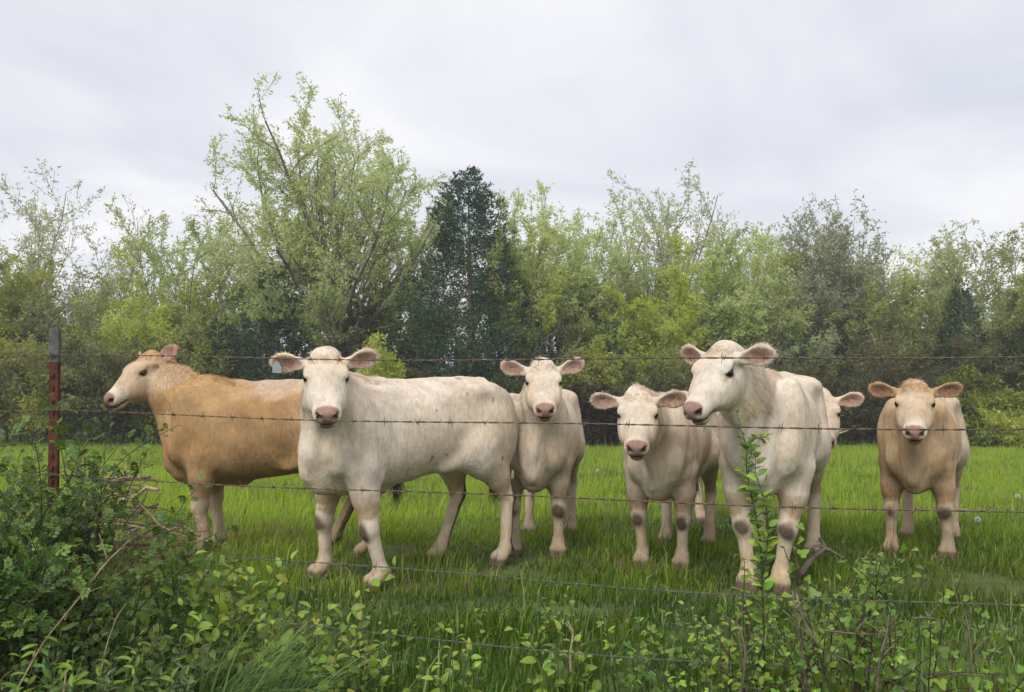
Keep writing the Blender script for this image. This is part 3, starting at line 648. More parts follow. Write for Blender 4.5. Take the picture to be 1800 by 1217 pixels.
def cow(label, seed, org, th, s, feet, poll, hyaw, hpitch, hs=1.0, roll=0, ears=((12, 15), (12, 15)), coat='white', vox=0.0170, nhair=30000,
        tail=None, dirt=1.0, lift=.03, wide=1.0, group='young cattle standing behind the wire', gz=None, eartag=None):
    """org: world ground point under the middle; th: heading; feet: local (dx, dy) offsets or photo pixels; poll: world point; hyaw, hpitch: where the face points"""
    rng = np.random.default_rng(seed)
    org = np.array(org, float); ct, st = math.cos(th), math.sin(th)
    Rw = np.array([[ct, -st, 0], [st, ct, 0], [0, 0, 1.0]])
    L = lambda p: (np.asarray(p, float) - org) @ Rw / s
    W = lambda p: np.asarray(p, float) @ Rw.T * s + org
    # head frame in local space
    fw = np.array([math.cos(hyaw), math.sin(hyaw), 0]) @ Rw; up = np.array([0, 0, 1.0]); sd = np.cross(up, fw)
    cr_, sr_ = math.cos(roll), math.sin(roll); sd, up2 = sd * cr_ + up * sr_, up * cr_ - sd * sr_
    xh = fw * math.cos(hpitch) - up2 * math.sin(hpitch); zh = fw * math.sin(hpitch) + up2 * math.cos(hpitch)
    HM = np.stack([xh, sd, zh], 1); k = hs / s; ho = L(poll)
    LX = .90; H = lambda x, y, z: ho + HM @ (np.array([x * LX, y, z]) * k)
    # legs
    legs = {}
    for nm, sy in (('FL', 1), ('FR', -1), ('HL', 1), ('HR', -1)):
        fr = nm[0] == 'F'; v = feet.get(nm, (0, 0))
        if len(v) == 3:                                        # photo pixel of the hoof
            f = L(ground_at(v[0], v[1]))
        else:
            f = np.array([(.43 if fr else -.57) + v[0], (.155 if fr else .17) * sy + v[1], 0]); wp = W(f); f[2] = (float(terrain(wp[0], wp[1])) - org[2]) / s
        legs[nm] = f
    allp = np.array([H(.5, 0, -.1), H(0, .36, 0), H(0, -.36, 0), H(0, 0, .15), (-.95, 0, .4), (.85, 0, .5), (0, .36, 0), (0, -.36, 0), (0, 0, 1.26)] + list(legs.values()))
    lo, hi = allp.min(0) - .07, allp.max(0) + .07
    hb = np.array([H(x, y, z) for x in (-.03, .5) for y in (-.13, .13) for z in (-.19, .08)])
    fl_, fh_ = hb.min(0), hb.max(0); fine = vox * 0.55 * min(1, k)
    F = Field(*[axis(lo[i], hi[i], fl_[i], fh_[i], vox / s, fine) for i in range(3)])
    I3 = np.eye(3)
    tor = np.array(TORSO); tor[:, 3] += lift * np.clip((tor[:, 0] + .6) / .5, 0, 1); tor[:, 1] *= wide * .95; tor[:, 0] = np.where(tor[:, 0] > .4, .4 + (tor[:, 0] - .4) * .86, tor[:, 0])
    F.loft((0, 0, 0), I3, tor, k=.02, ex=2.08, sm=.06)
    for sy in (1, -1):
        a = R(14); Ms = np.array([[math.cos(a), 0, math.sin(a)], [0, 1, 0], [-math.sin(a), 0, math.cos(a)]])
        F.ell((.47, .150 * sy * wide, .86 + lift * .5), (.15, .112, .29), .045, Ms)             # shoulder
        F.ell((.555, .118 * sy * wide, .735 + lift * .7), (.115, .095, .145), .035)                 # point of shoulder
        F.ell((-.58, .125 * sy, .84), (.20, .135, .28), .10)                # thigh
        F.ell((-.45, .170 * sy, 1.10), (.09, .045, .030), .10)                # hook bone
        F.cone((-.33, .17 * sy, .74), (-.42, .20 * sy, .66), .10, .08, .07) # stifle
    for sy in (1, -1):
        F.ell((.275, .305 * sy * wide, .86), (.035, .045, .20), .05, sub=True)       # hollow behind the shoulder
        F.ell((-.27, .285 * sy * wide, 1.03), (.13, .035, .08), .08, sub=True)      # hollow of the flank
        F.cone((-.33, .17 * sy, .70), (-.14, .19 * sy * wide, .59 + lift * .7), .045, .025, .08)   # flank fold
        F.ell((-.70, .085 * sy, 1.02), (.07, .05, .07), .08)                       # pin bone
        F.cone((.50, .185 * sy * wide, .80), (.40, .12 * sy * wide, 1.10), .05, .03, .05)  # ridge of the shoulder blade
    F.cone((-.60, 0, 1.15), (.2, 0, 1.15), .024, .028, .05); F.cone((.2, 0, 1.15), (.42, 0, 1.165), .03, .05, .05)
    F.ell((.605, 0, .635 + lift), (.105, .085, .135), .05)                             # brisket
    F.cone((.60, 0, .52 + lift), (.2, 0, .485 + lift), .05, .05, .06)
    for nm, f in list(legs.items()):
        sy = 1 if nm[1] == 'L' else -1; z0 = f[2]
        hf = np.array([f[0], f[1], z0])
        if nm[0] == 'F':
            E = np.array([.43, .165 * sy, .66]); fet = hf + (-.04, 0, .105); kn = fet + (E - fet) * .45 + (.02, 0, 0)
            F.cone(E + (0, 0, .03), E + (kn - E) * .45, .108, .076, .045, n=(0, 1, 0), fl=.88); F.cone(E + (kn - E) * .4, kn, .078, .048, .03); F.ell(E + (-.075, .03 * sy, -.02), (.04, .03, .05), .03)
            F.ell(kn + (.010, 0, -.005), (.053, .056, .072), .018); F.ell(kn + (-.045, 0, .02), (.02, .022, .035), .015)
            F.cone(kn, fet, .043, .036, .02)
            legs[nm + 'k'] = kn
        else:
            T = np.array([-.50, .175 * sy, .72]); fet = hf + (-.045, 0, .11); hk = fet + (T - fet) * .50 + (-.095, 0, .01)
            F.cone(T + (.06, 0, .02), T + (hk - T) * .5 + (.01, 0, 0), .165, .092, .05, n=(0, 1, 0), fl=.72); F.cone(T + (hk - T) * .45, hk + (.01, 0, 0), .092, .050, .03, n=(0, 1, 0), fl=.74)
            F.ell(hk + (-.005, 0, 0), (.058, .043, .068), .02); F.cone(hk + (-.04, 0, .0), hk + (-.045, 0, .16), .022, .013, .02)
            F.cone(hk + (0, 0, -.02), fet, .044, .037, .02)
            legs[nm + 'k'] = hk
        F.ell(fet, (.046, .047, .046), .02); F.ell(fet + (-.045, .02, -.012), (.014, .012, .018), .008); F.ell(fet + (-.045, -.02, -.012), (.014, .012, .018), .008)
        for c in (-.024, .024):
            F.cone(fet + (.012, c * .6, -.02), hf + (.02, c, .055), .033, .035, .015)
            F.cone(hf + (.018, c, .05), hf + (.033, c * 1.1, .012), .041, .037, .012)
        F.ell(hf + (.075, 0, .03), (.03, .006, .07), .01, sub=True)
    # neck
    nb = np.array([.52, 0, .93]); hbp = H(.045, 0, -.075); mid = (nb + hbp) / 2 + (0.03, 0, .0)
    side = np.cross(hbp - nb, [0, 0, 1.0]); side = side / (np.linalg.norm(side) + 1e-6)
    F.cone(nb, mid, .190, .148, .045, n=side, fl=.70); F.cone(mid, hbp, .150, .102 * k, .04, n=side, fl=.78)
    F.cone((.40, 0, 1.07), H(.0, 0, -.03), .085, .078 * k, .08)
    F.cone((.64, 0, .80), H(.10, 0, -.14), .105, .060 * k, .06, n=side, fl=.62)
    F.cone((.685, 0, .61 + lift), H(.13, 0, -.19), .022, .020, .045); F.cone((.68, 0, .57 + lift), (.65, 0, .85), .030, .022, .04)
    # head
    hd = np.array(HEAD); hd[:, 1] *= 1 + .045 * rng.normal() * np.array([1, .8] )[0]; hd[5:, 1] *= 1 + .05 * rng.normal(); hd[2:5, 2] += .006 * rng.normal(); hd[3:6, 3] += .008 * rng.normal()
    hd[:, 0] *= LX
    F.loft(ho, HM, hd * k, k=.03, ex=2.45, sm=.028 * k)
    F.ell(H(.0, 0, .026), np.array((.055, .070, .040)) * k, .035 * k, HM)                     # poll
    F.ell(H(.420, 0, -.050), np.array((.054, .073, .052)) * k, .025 * k, HM)                 # muzzle
    F.ell(H(.412, 0, -.110), np.array((.050, .050, .036)) * k, .018 * k, HM)                 # chin
    for y in (1, -1):
        F.ell(H(.145, .088 * y, .026), np.array((.052, .034, .022)) * k, .025 * k, HM)       # brow
        F.ell(H(.235, .082 * y, -.07), np.array((.10, .030, .055)) * k, .04 * k, HM)       # cheek
        F.cone(H(.20, .098 * y, -.045), H(.33, .070 * y, -.050), .018 * k, .010 * k, .02 * k)           # facial crest
        F.ell(H(.10, .126 * y, -.02), np.array((.05, .018, .030)) * k, .02 * k, HM, sub=True)      # temple
        F.ell(H(.178, .122 * y, .003), np.array((.024, .020, .016)) * k, .014 * k, HM, sub=True)
        F.ell(H(.466, .040 * y, -.042), np.array((.024, .016, .018)) * k, .007 * k, HM, sub=True)
        F.ell(H(.455, .053 * y, -.032), np.array((.022, .012, .012)) * k, .006 * k, HM, sub=True)
    for y in (1, -1):
        F.ell(H(.165, .1085 * y, .0205), np.array((.030, .016, .0085)) * k, .008 * k, HM); F.ell(H(.170, .1075 * y, -.0205), np.array((.028, .015, .0075)) * k, .008 * k, HM)   # lids
    F.ell(H(.44, 0, -.092), np.array((.070, .085, .0065)) * k, .007 * k, HM, sub=True)         # mouth line
    # ears
    E = []
    for y, (eup, eback) in zip((1, -1), ears):
        e1 = sd * y * math.cos(R(eup)) + up2 * math.sin(R(eup)); e1 = e1 - fw * math.sin(R(eback)); e1 /= np.linalg.norm(e1)
        e3 = fw * .93 - up2 * .25; e3 = e3 - e1 * e3.dot(e1); e3 /= np.linalg.norm(e3); e2 = np.cross(e3, e1)
        EM = np.stack([e1, e2, e3], 1); b = H(.048, .092 * y, .0); c = b + e1 * .105 * k
        F.cone(b, b + e1 * .05 * k, .034 * k, .030 * k, .025 * k)
        EMl = EM.copy(); pr = np.array([(.03, .030, .020, -.022), (.06, .040, .017, -.018), (.10, .056, .014, -.016), (.14, .062, .013, -.016), (.175, .055, .010, -.014), (.20, .036, .006, -.010), (.213, .012, .003, -.006)])
        F.loft(b, EMl, pr * k, k=.012 * k, ex=2.0, sm=.012 * k)
        F.ell(c + (e1 * .014 + e3 * .028) * k, np.array((.090, .050, .034)) * k, .008 * k, EM, sub=True)
        E.append((b, EM))
    # tail
    tp = [np.array(q, float) for q in (tail or [(-.76, 0, 1.10), (-.83, 0, 1.02), (-.85, 0, .85), (-.84, 0, .68), (-.83, .01, .52)])]
    for a, b, ra in zip(tp[:-1], tp[1:], (.040, .034, .027, .022)): F.cone(a, b, ra, ra * .85, .02)
    V, Q = F.skin(); V = relax(V, Q, 2, .5); Nn = vert_normals(V, Q)
    hl = (V - ho) @ HM / k; hl[:, 0] /= LX
    hm = np.clip((hl[:, 0] + .10) / .12, 0, 1) * (hl[:, 0] < .52) * (np.abs(hl[:, 1]) < .34) * (hl[:, 2] < .2) * np.clip((hl[:, 2] + .25) / .06, 0, 1)
    nk = np.clip((V[:, 0] - .30) / .2, 0, 1) * np.clip((V[:, 2] - .62) / .1, 0, 1) * (1 - hm)
    V = V + Nn * (hash_noise(V * (17, 17, 3.2) + seed * 3, seed + 5) * .020 * nk + fbm(V * 5.5 + seed, seed + 9, 2) * .008 * (1 - hm) * (V[:, 2] > .45) + fbm((V @ np.array([[.80, 0, -.60], [0, 1, 0], [.60, 0, .80]]).T) * (15, 11, 3.6) + seed, seed + 2, 2) * .0050 * (V[:, 2] > .55) * (1 - hm))[:, None]
    Nn = vert_normals(V, Q)
    # ---- colours on the hide
    nz1 = fbm(V * 3.1 + seed, seed, 3); nz2 = fbm(V * 14 + 3, seed + 7, 2)
    hp = np.array(HEAD); hx = np.clip(hl[:, 0], -.03, .462); hw, ht, hbt = [np.interp(hx, hp[:, 0], hp[:, q]) for q in (1, 2, 3)]
    he = ((np.abs(hl[:, 1]) / hw) ** 2.4 + (np.abs(hl[:, 2] - (ht + hbt) / 2) / ((ht - hbt) / 2)) ** 2.4) ** (1 / 2.4)
    skull = (he < np.where(hl[:, 0] > .36, 2.3, 1.32)) & (hl[:, 0] > -.06) & (hl[:, 0] < .50)
    earz = (np.abs(hl[:, 1]) > .095) & (np.abs(hl[:, 1]) < .36) & (hl[:, 2] > -.13) & (hl[:, 2] < .2) & (np.abs(hl[:, 0] - .05) < .16)
    on_head = skull | earz; hm = np.clip((1.35 - he) / .3, 0, 1) * np.clip((hl[:, 0] + .02) / .08, 0, 1) * (hl[:, 0] < .52); hm = np.maximum(hm, earz * .6)
    sstep = lambda x, a, b: np.clip((x - a) / (b - a), 0, 1) ** 2 * (3 - 2 * np.clip((x - a) / (b - a), 0, 1))
    lerp = lambda a, b, t: a + (np.asarray(b) - a) * np.clip(t, 0, 1)[:, None]
    if coat == 'white':
        col = lerp(np.tile(WHITE, (len(V), 1)), WHITE * (1.0, .91, .78), .45 + .7 * nz1)
    elif coat == 'cream':
        col = lerp(np.tile(WHITE * (.99, .95, .88), (len(V), 1)), CREAM, .45 + .8 * nz1)
    else:
        base = TAN if coat == 'tan' else TAN * (1.22, 1.30, 1.45)
        col = lerp(np.tile(base, (len(V), 1)), DTAN, .25 + .9 * nz1 + .5 * fbm(V * (9, 9, 3), seed + 8, 2))
        col = lerp(col, CREAM, sstep(V[:, 2] + .10 * nz1 + .05 * nz2, 1.06, 1.19) * sstep(.30 - V[:, 0], 0, .25) * .85)
        col = lerp(col, CREAM * .95, (1 - sstep(V[:, 2], .30, .62)) * .8)
        if coat == 'pale tan': col = lerp(col, CREAM * 1.08, .30 + sstep(.25 - V[:, 0] + .2 * nz1, -.1, .45) * .45)
    if coat in ('tan', 'pale tan'):
        fc = sstep(hl[:, 0], .02, .12) * hm
        col = lerp(col, CREAM * (1.0, .96, .90), fc * (.62 if coat == 'pale tan' else .75))
        if coat == 'tan': col = lerp(col, CREAM, hm * .25)
        col = lerp(col, WHITE, sstep(hl[:, 0], .30, .40) * hm * on_head * .8)
    low = 1 - sstep(V[:, 2], .0, .55)
    col = lerp(col, col * (.80, .70, .56), low * (.45 + .6 * nz1) * dirt)
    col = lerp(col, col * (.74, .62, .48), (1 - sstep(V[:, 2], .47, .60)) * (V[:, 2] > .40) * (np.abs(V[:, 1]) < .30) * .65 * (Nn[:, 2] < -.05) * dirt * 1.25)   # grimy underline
    sd1 = V @ np.array([[.80, 0, -.60], [0, 1, 0], [.60, 0, .80]]).T                          # hair lies back and down: streaks along it
    stk = fbm(sd1 * (17, 11, 3.8) + seed, seed + 60, 3); stk2 = fbm(V * 6.5 + seed, seed + 61, 2)
    col = col * (1 + .22 * stk + .10 * stk2)[:, None]; col = lerp(col, col * (.93, .82, .68), np.clip(.15 + stk2 * .8 + .3 * stk, 0, 1) * .75)
    for nm in ('FL', 'FR', 'HL', 'HR'):
        kn = legs[nm + 'k']; f = legs[nm]; bk = (-.05 if nm[0] == 'H' else .045)
        d = np.linalg.norm((V - (kn + (bk, 0, -.02))) / ((1, 1, 1.15) if nm[0] == 'F' else (1.0, 1.2, 2.2)), axis=1)
        col = lerp(col, MUD, (1 - sstep(d + .022 * nz2 + .010 * stk + .008 * (1 - seed % 3), .022, .050)) * (.88 if nm[0] == 'F' else .8) * dirt)
        hoofd = V[:, 2] - f[2]; near = np.linalg.norm(V[:, :2] - f[:2], axis=1) < .14
        col = lerp(col, HORN, near * (1 - sstep(hoofd + .008 * nz2, .046, .066)))
        col = lerp(col, MUD * 1.5, near * (1 - sstep(hoofd + .08 * nz1 + .03 * nz2, .02, .22)) * .5 * dirt)
        if nm[0] == 'H':
            tz = np.clip((V[:, 2] - f[2] - .11) / max(kn[2] - f[2] - .11, .1), 0, 1.4); cx = f[0] - .045 + (kn[0] - f[0] + .045) * tz; cy = f[1] + (kn[1] - f[1]) * tz
            tb = (np.abs(V[:, 1] - cy) < .085) & (V[:, 0] < cx - .008) & (V[:, 0] > cx - .14) & (V[:, 2] > f[2] + .02) & (V[:, 2] < kn[2] + .12)
            col = lerp(col, MUD, tb * sstep(nz1 * .8 + nz2 * .7 + .25 * (seed % 3), -.25, .05) * .9 * dirt)
    td = np.min([np.linalg.norm(V - (tp[3] + (tp[4] - tp[3]) * q), axis=1) for q in np.linspace(0, 1, 5)], axis=0)
    col = lerp(col, MUD * 1.6, (td < .05) * .8)
    # flecks of dried mud on the flank
    fk = hash_noise(V * 22, seed + 31); col = lerp(col, MUD * 2.2, (fk > .80) * (V[:, 2] > .6) * (V[:, 0] < .3) * (nz1 > .02) * .7 * dirt)
    # face
    mz = on_head * sstep(hl[:, 0] + .2 * (hl[:, 2] + .05), .418, .436) * (1 - sstep(np.abs(hl[:, 1]) - .25 * (hl[:, 2] + .05), .050, .060)) * (hl[:, 2] > -.088)
    col = lerp(col, PINK * (1 + .25 * nz2[:, None]), mz * .92)
    col = lerp(col, PINK * (.62, .62, .6), on_head * (hl[:, 2] < -.094) * sstep(hl[:, 0], .405, .43) * (1 - sstep(np.abs(hl[:, 1]), .030, .042)) * .8)
    lip = on_head * (np.abs(hl[:, 2] + .092) < .010) * (hl[:, 0] > .36)
    col = lerp(col, MUD * 1.1, lip * .75)
    for y in (1, -1):
        dn = np.linalg.norm((hl - (.460, .043 * y, -.039)) / (1.4, 1.1, 1.0), axis=1); col = lerp(col, (.03, .015, .012), (1 - sstep(dn, .012, .021)) * on_head)
        de = np.linalg.norm((hl - (.170, .114 * y, -.001)) / (1.5, 1, .85), axis=1); col = lerp(col, (.10, .06, .04), (1 - sstep(de, .019, .031)) * on_head * .92)
        dt = np.linalg.norm((hl - (.210, .108 * y, -.004)) / (2.6, 1, 1), axis=1); col = lerp(col, (.34, .22, .13), (1 - sstep(dt, .006, .018)) * on_head * .6)
    for (b, EM) in E:
        el = (V - b) @ EM / k; r = np.sqrt(((el[:, 0] - .118) / .085) ** 2 + (el[:, 1] / .046) ** 2)
        ins = on_head * (el[:, 2] > -.02) * ((Nn @ EM[:, 2]) > .15) * (1 - sstep(r, .78, 1.02))
        col = lerp(col, (np.array((.40, .235, .185)) * (1 + .25 * nz2[:, None])) if coat != 'pale tan' else np.array((.26, .13, .08)), ins * .85)
        if coat == 'pale tan': col = lerp(col, DTAN * (1.1, 1.1, 1.1), on_head * (el[:, 0] > .02) * (1 - ins) * .5)
    if coat == 'pale tan': col = lerp(col, DTAN * 1.25, on_head * (1 - sstep(hl[:, 0] + .03 * nz2, .0, .09)) * (np.abs(hl[:, 1]) < .12) * .8)
    col = np.clip(col, .01, .9)
    VW = W(V)
    body = obj_np('cow', VW - org, Q, M_HIDE, None, col); body.location = org
    tag(body, label, 'cow', group)
    # eyes
    for y in (1, -1):
        c = W(H(.168, .1025 * y, .0)) - org; r = .0225 * hs
        nlat, nlon = 8, 12; vv = []
        for i in range(nlat + 1):
            a = math.pi * i / nlat
            for j in range(nlon): b = 2 * math.pi * j / nlon; vv.append(c + r * np.array([math.sin(a) * math.cos(b), math.sin(a) * math.sin(b), math.cos(a)]))
        ff = [[i * nlon + j, i * nlon + (j + 1) % nlon, (i + 1) * nlon + (j + 1) % nlon, (i + 1) * nlon + j] for i in range(nlat) for j in range(nlon)]
        obj_np('eye', vv, np.array(ff), M_EYE, body)
    if eartag is not None:
        b, EM = E[eartag]; c = b + (EM[:, 0] * .168 + up2 * .010 + EM[:, 2] * .014) * k
        ax = [EM[:, 0], up2 * 1.0, EM[:, 2]]; vv = []
        dwn = -up2
        for zt in (0, .004):
            for (x, y) in ((-.010, .0), (.010, .0), (.024, .028), (.024, .062), (-.024, .062), (-.024, .028)): vv.append(W(c + (EM[:, 0] * x + dwn * y + EM[:, 2] * (zt + .004)) * k) - org)
        qs = [[i, (i + 1) % 6, 6 + (i + 1) % 6, 6 + i] for i in range(6)] + [[6, 7, 8, 11], [8, 9, 10, 11], [0, 5, 2, 1], [2, 5, 4, 3]]
        obj_np('ear_tag', vv, np.array(qs), M_TAG, body, smooth=False)
    # ---- hair
    if nhair:
        fa = np.linalg.norm(np.cross(VW[Q[:, 2]] - VW[Q[:, 0]], VW[Q[:, 3]] - VW[Q[:, 1]]), axis=1)
        pick = rng.choice(len(Q), nhair, p=fa / fa.sum()); uv = rng.random((nhair, 2))
        q = Q[pick]
        bw = np.stack([(1 - uv[:, 0]) * (1 - uv[:, 1]), uv[:, 0] * (1 - uv[:, 1]), uv[:, 0] * uv[:, 1], (1 - uv[:, 0]) * uv[:, 1]], 1)
        P = (VW[q] * bw[..., None]).sum(1) - org; Nl = norm((Nn[q] * bw[..., None]).sum(1)); pc = (col[q] * bw[..., None]).sum(1)
        pl = (V[q] * bw[..., None]).sum(1); ph = (pl - ho) @ HM / k; ph[:, 0] /= LX; oh = on_head[q[:, 0]]
        D = np.tile(np.array([-.75, 0, -.65]), (nhair, 1)); D[oh] = -xh * .8 + np.array([0, 0, -.3])
        ntop = oh & (ph[:, 0] < .10) & (ph[:, 2] > -.03) & (np.abs(ph[:, 1]) < .09); D[ntop] = xh * .6 + rng.normal(0, .6, (ntop.sum(), 3))
        D = D + np.stack([fbm(pl * 6, seed + a, 2) for a in (51, 52, 53)], 1) * .55
        D = norm(D - Nl * (D * Nl).sum(1, keepdims=True))
        Ln = .012 + .008 * rng.random(nhair); Ln[oh] *= .6; Ln[ntop] *= 3.2
        mane = (np.abs(pl[:, 1]) < .06) & (pl[:, 0] > .25) & (pl[:, 2] > .98) & ~oh; Ln[mane] *= 2.3
        isear = oh & (np.abs(ph[:, 1]) > .17); Ln[isear] *= 1.9
        keep = ~(oh & (ph[:, 0] > .36)) & (pl[:, 2] > min(f[2] for f in legs.values()) + .07)
        keep &= mane | ntop | isear | (rng.random(nhair) < np.where(oh, 0, .07))
        for y in (1, -1): keep &= ~(oh & (np.linalg.norm(ph - (.168, .112 * y, 0), axis=1) < .034))
        Nw = Nl @ Rw.T; Dw = D @ Rw.T
        pc = np.clip(pc * (1.08 + .07 * rng.normal(0, 1, (nhair, 1)) + .10 * hash_noise(pl * (40, 40, 14), seed + 77)[:, None]), .02, .92)
        hair('coat', P[keep], Nw[keep], Dw[keep], Ln[keep] * s, pc[keep], .00075, body, rng)
    # tail switch
    n = 260; P = np.array([W(tp[3] + (tp[4] - tp[3]) * q) for q in rng.uniform(.2, 1, n)]) - org + rng.normal(0, .010, (n, 3))
    hair('tail_switch', P, np.tile([0, 0, -1.0], (n, 1)) + rng.normal(0, .25, (n, 3)), np.tile([0, 0, -1.0], (n, 1)), rng.uniform(.12, .26, n), np.tile(MUD * 1.6, (n, 1)) * rng.uniform(.6, 1.8, (n, 1)), .0016, body, rng, .5, .75)
    return body

def from_front(u, v, th, s):
    """ground point under a cow's middle, given the photo pixel midway between its fore hooves"""
    p = ground_at(u, v); x = p.x - .43 * s * math.cos(th); y = p.y - .43 * s * math.sin(th)
    return (x, y, float(terrain(x, y)))
def face(u, v, d, off, pitch):
    """a head at photo pixel and depth, its face turned `off` degrees to the viewer's right of looking straight at the camera"""
    p = ray(u, v, d); yaw = math.atan2(-p.y, -p.x) + R(off)
    return dict(poll=tuple(p), hyaw=yaw, hpitch=R(pitch))

T = R(184); cow('tan cow seen side on at the far left, head turned to the left', 3, from_front(366, 976, T, 1.0), T, 1.0,
    dict(FL=(.02, .0), FR=(.0, .0), HL=(-.05, 0), HR=(.22, 0)), **face(268, 633, 6.15, -62, 36), coat='tan', ears=((38, 25), (14, 30)), dirt=.8)
T = R(224); cow('white cow in front of the tan cow, facing the camera with a grey ear tag', 11, from_front(609, 1028, T, 1.0), T, 1.0,
    dict(FL=(-.05, .055), FR=(.05, -.05), HL=(-.05, 0), HR=(.22, .02)), **face(572, 632, 4.80, 2, 42), hs=.97, ears=((14, 8), (4, 8)), tail=[(-.76, 0, 1.08), (-.83, -.02, 1.0), (-.85, -.05, .85), (-.84, -.09, .68), (-.83, -.12, .52)], vox=.0135, nhair=70000, eartag=1, lift=.075, wide=.93)
T = R(262); cow('cream cow facing the camera beside the rump of the tagged white cow, mouth slightly open', 23, from_front(942, 978, T, .97), T, .97,
    dict(FL=(.0, .0), FR=(.0, .0)), **face(954, 648, 5.78, 3, 37), hs=.95, coat='cream', ears=((20, 5), (14, 5)), nhair=40000)
T = R(249); cow('smallest cream calf in the middle with its head held low', 31, from_front(1162, 1000, T, .93), T, .93,
    dict(FL=(.0, -.02), FR=(.0, .02)), **face(1122, 700, 5.12, -2, 39), hs=.94, coat='cream', ears=((10, 5), (4, 5)), nhair=50000, wide=.90)
T = R(-80); cow('cream cow mostly hidden behind the biggest white cow, one ear and cheek showing', 41, (1.93, 7.35, float(terrain(1.93, 7.35))), T, .95,
    dict(), **face(1440, 700, 6.5, 8, 40), hs=1.05, coat='cream', ears=((8, 5), (8, 5)), nhair=25000, dirt=.9)
T = R(247); cow('biggest white cow, at right of centre, head turned left behind a leafy sprig', 53, from_front(1347, 1036, T, 1.03), T, 1.03,
    dict(FL=(.04, -.08), FR=(.03, .06)), **face(1276, 622, 4.65, -36, 41), hs=1.0, ears=((8, 10), (10, 10)), vox=.0135, nhair=70000, lift=.07, wide=.90)
T = R(240); cow('pale tan cow with brown ears standing alone at the far right', 61, from_front(1612, 978, T, .93), T, .93,
    dict(FL=(.0, .04), FR=(.0, -.02)), **face(1608, 685, 5.62, 0, 37), hs=.94, coat='pale tan', ears=((12, 5), (10, 5)), nhair=40000, wide=.94)
# ------------------------------------------------------------------ barbed wire fence
FA, FB = np.array([-1.907, 3.67]), np.array([1.616, 2.80]); FD = (FB - FA) / np.linalg.norm(FB - FA); FN = np.array([-FD[1], FD[0]])
M_WIRE = simple_mat('weathered_wire', (.16, .12, .085), rough=.7, noise=60, amount=.5, metal=.35, spec=.3)
M_ZINC = simple_mat('zinc_wire', (.13, .14, .105), rough=.6, noise=60, amount=.4, metal=.4)
def post_mat():
    m, t, N = new_mat('rusty_steel_post')
    o = N('ShaderNodeOutputMaterial'); p = N('ShaderNodeBsdfPrincipled'); p.inputs['Roughness'].default_value = .85; p.inputs['Specular IOR Level'].default_value = .2
    c = N('ShaderNodeTexCoord'); n = N('ShaderNodeTexNoise'); n.inputs['Scale'].default_value = 28; n.inputs['Detail'].default_value = 6; n.inputs['Roughness'].default_value = .65
    t.links.new(c.outputs['Object'], n.inputs['Vector']); r = N('ShaderNodeValToRGB'); t.links.new(n.outputs['Fac'], r.inputs[0])
    r.color_ramp.elements[0].position = .3; r.color_ramp.elements[0].color = (.045, .020, .014, 1); r.color_ramp.elements[1].position = .72; r.color_ramp.elements[1].color = (.145, .052, .032, 1)
    t.links.new(r.outputs[0], p.inputs['Base Color']); b = N('ShaderNodeBump'); b.inputs['Strength'].default_value = .5; b.inputs['Distance'].default_value = .003
    t.links.new(n.outputs['Fac'], b.inputs['Height']); t.links.new(b.outputs[0], p.inputs['Normal']); t.links.new(p.outputs[0], o.inputs[0]); return m
M_POST = post_mat(); M_TIP = simple_mat('weathered_post_paint', (.10, .098, .095), rough=.85, noise=30, amount=.4, bump=.3)
fence = empty('barbed_wire_fence', (FA[0], FA[1], 0)); tag(fence, 'five strand barbed wire fence with a rusty steel post at the left', 'fence')
F0 = np.array([FA[0], FA[1], 0.0])
def t_section(z0, z1, grow=0.0):
    w, t, d = .0215 + grow, .0045 + grow, .030 + grow
    sec = np.array([(-w, -t), (w, -t), (w, t), (t, t), (t, d), (-t, d), (-t, t), (-w, t)]); n = len(sec)
    pl = sec[:, :1] * FD[None] - sec[:, 1:] * (-FN)[None] * 1.0
    v = np.concatenate([np.column_stack([pl, np.full(n, z0)]), np.column_stack([pl, np.full(n, z1)])]); k = np.arange(n); k2 = (k + 1) % n
    q = np.stack([k, k2, n + k2, n + k], 1); top = np.array([[n, n + 1, n + 2, n + 7], [n + 3, n + 4, n + 5, n + 6]]); return v, np.concatenate([q, top])
def steel_post(off, lean=0.0):
    mb = MB(); v, q = t_section(-.25, 1.275); mb.add(v, q)
    for z in np.arange(.12, 1.26, .055):                                 # studs on the face
        s = np.array([[x, y, zz] for x in (-.006, .006) for y in (-.0125, -.004) for zz in (-.007, .007)])
        vv = s[:, :1] * np.append(FD, 0) + s[:, 1:2] * np.append(FN, 0) + np.array([0, 0, 1.0]) * (s[:, 2:] + z); mb.add(vv, np.array([[0, 1, 3, 2], [4, 6, 7, 5], [0, 4, 5, 1], [2, 3, 7, 6], [0, 2, 6, 4], [1, 5, 7, 3]]))
    p = mb.build('steel_post', M_POST, fence, smooth=False); v, q = t_section(1.272, 1.412, .0012); obj_np('painted_tip', v, q, M_TIP, p, smooth=False)
    p.location = (FD[0] * off, FD[1] * off, float(terrain(*(FA + FD * off)))); p.rotation_euler = (0, lean, 0); return p
steel_post(0.0, R(.6)); steel_post(4.35); steel_post(-2.4)
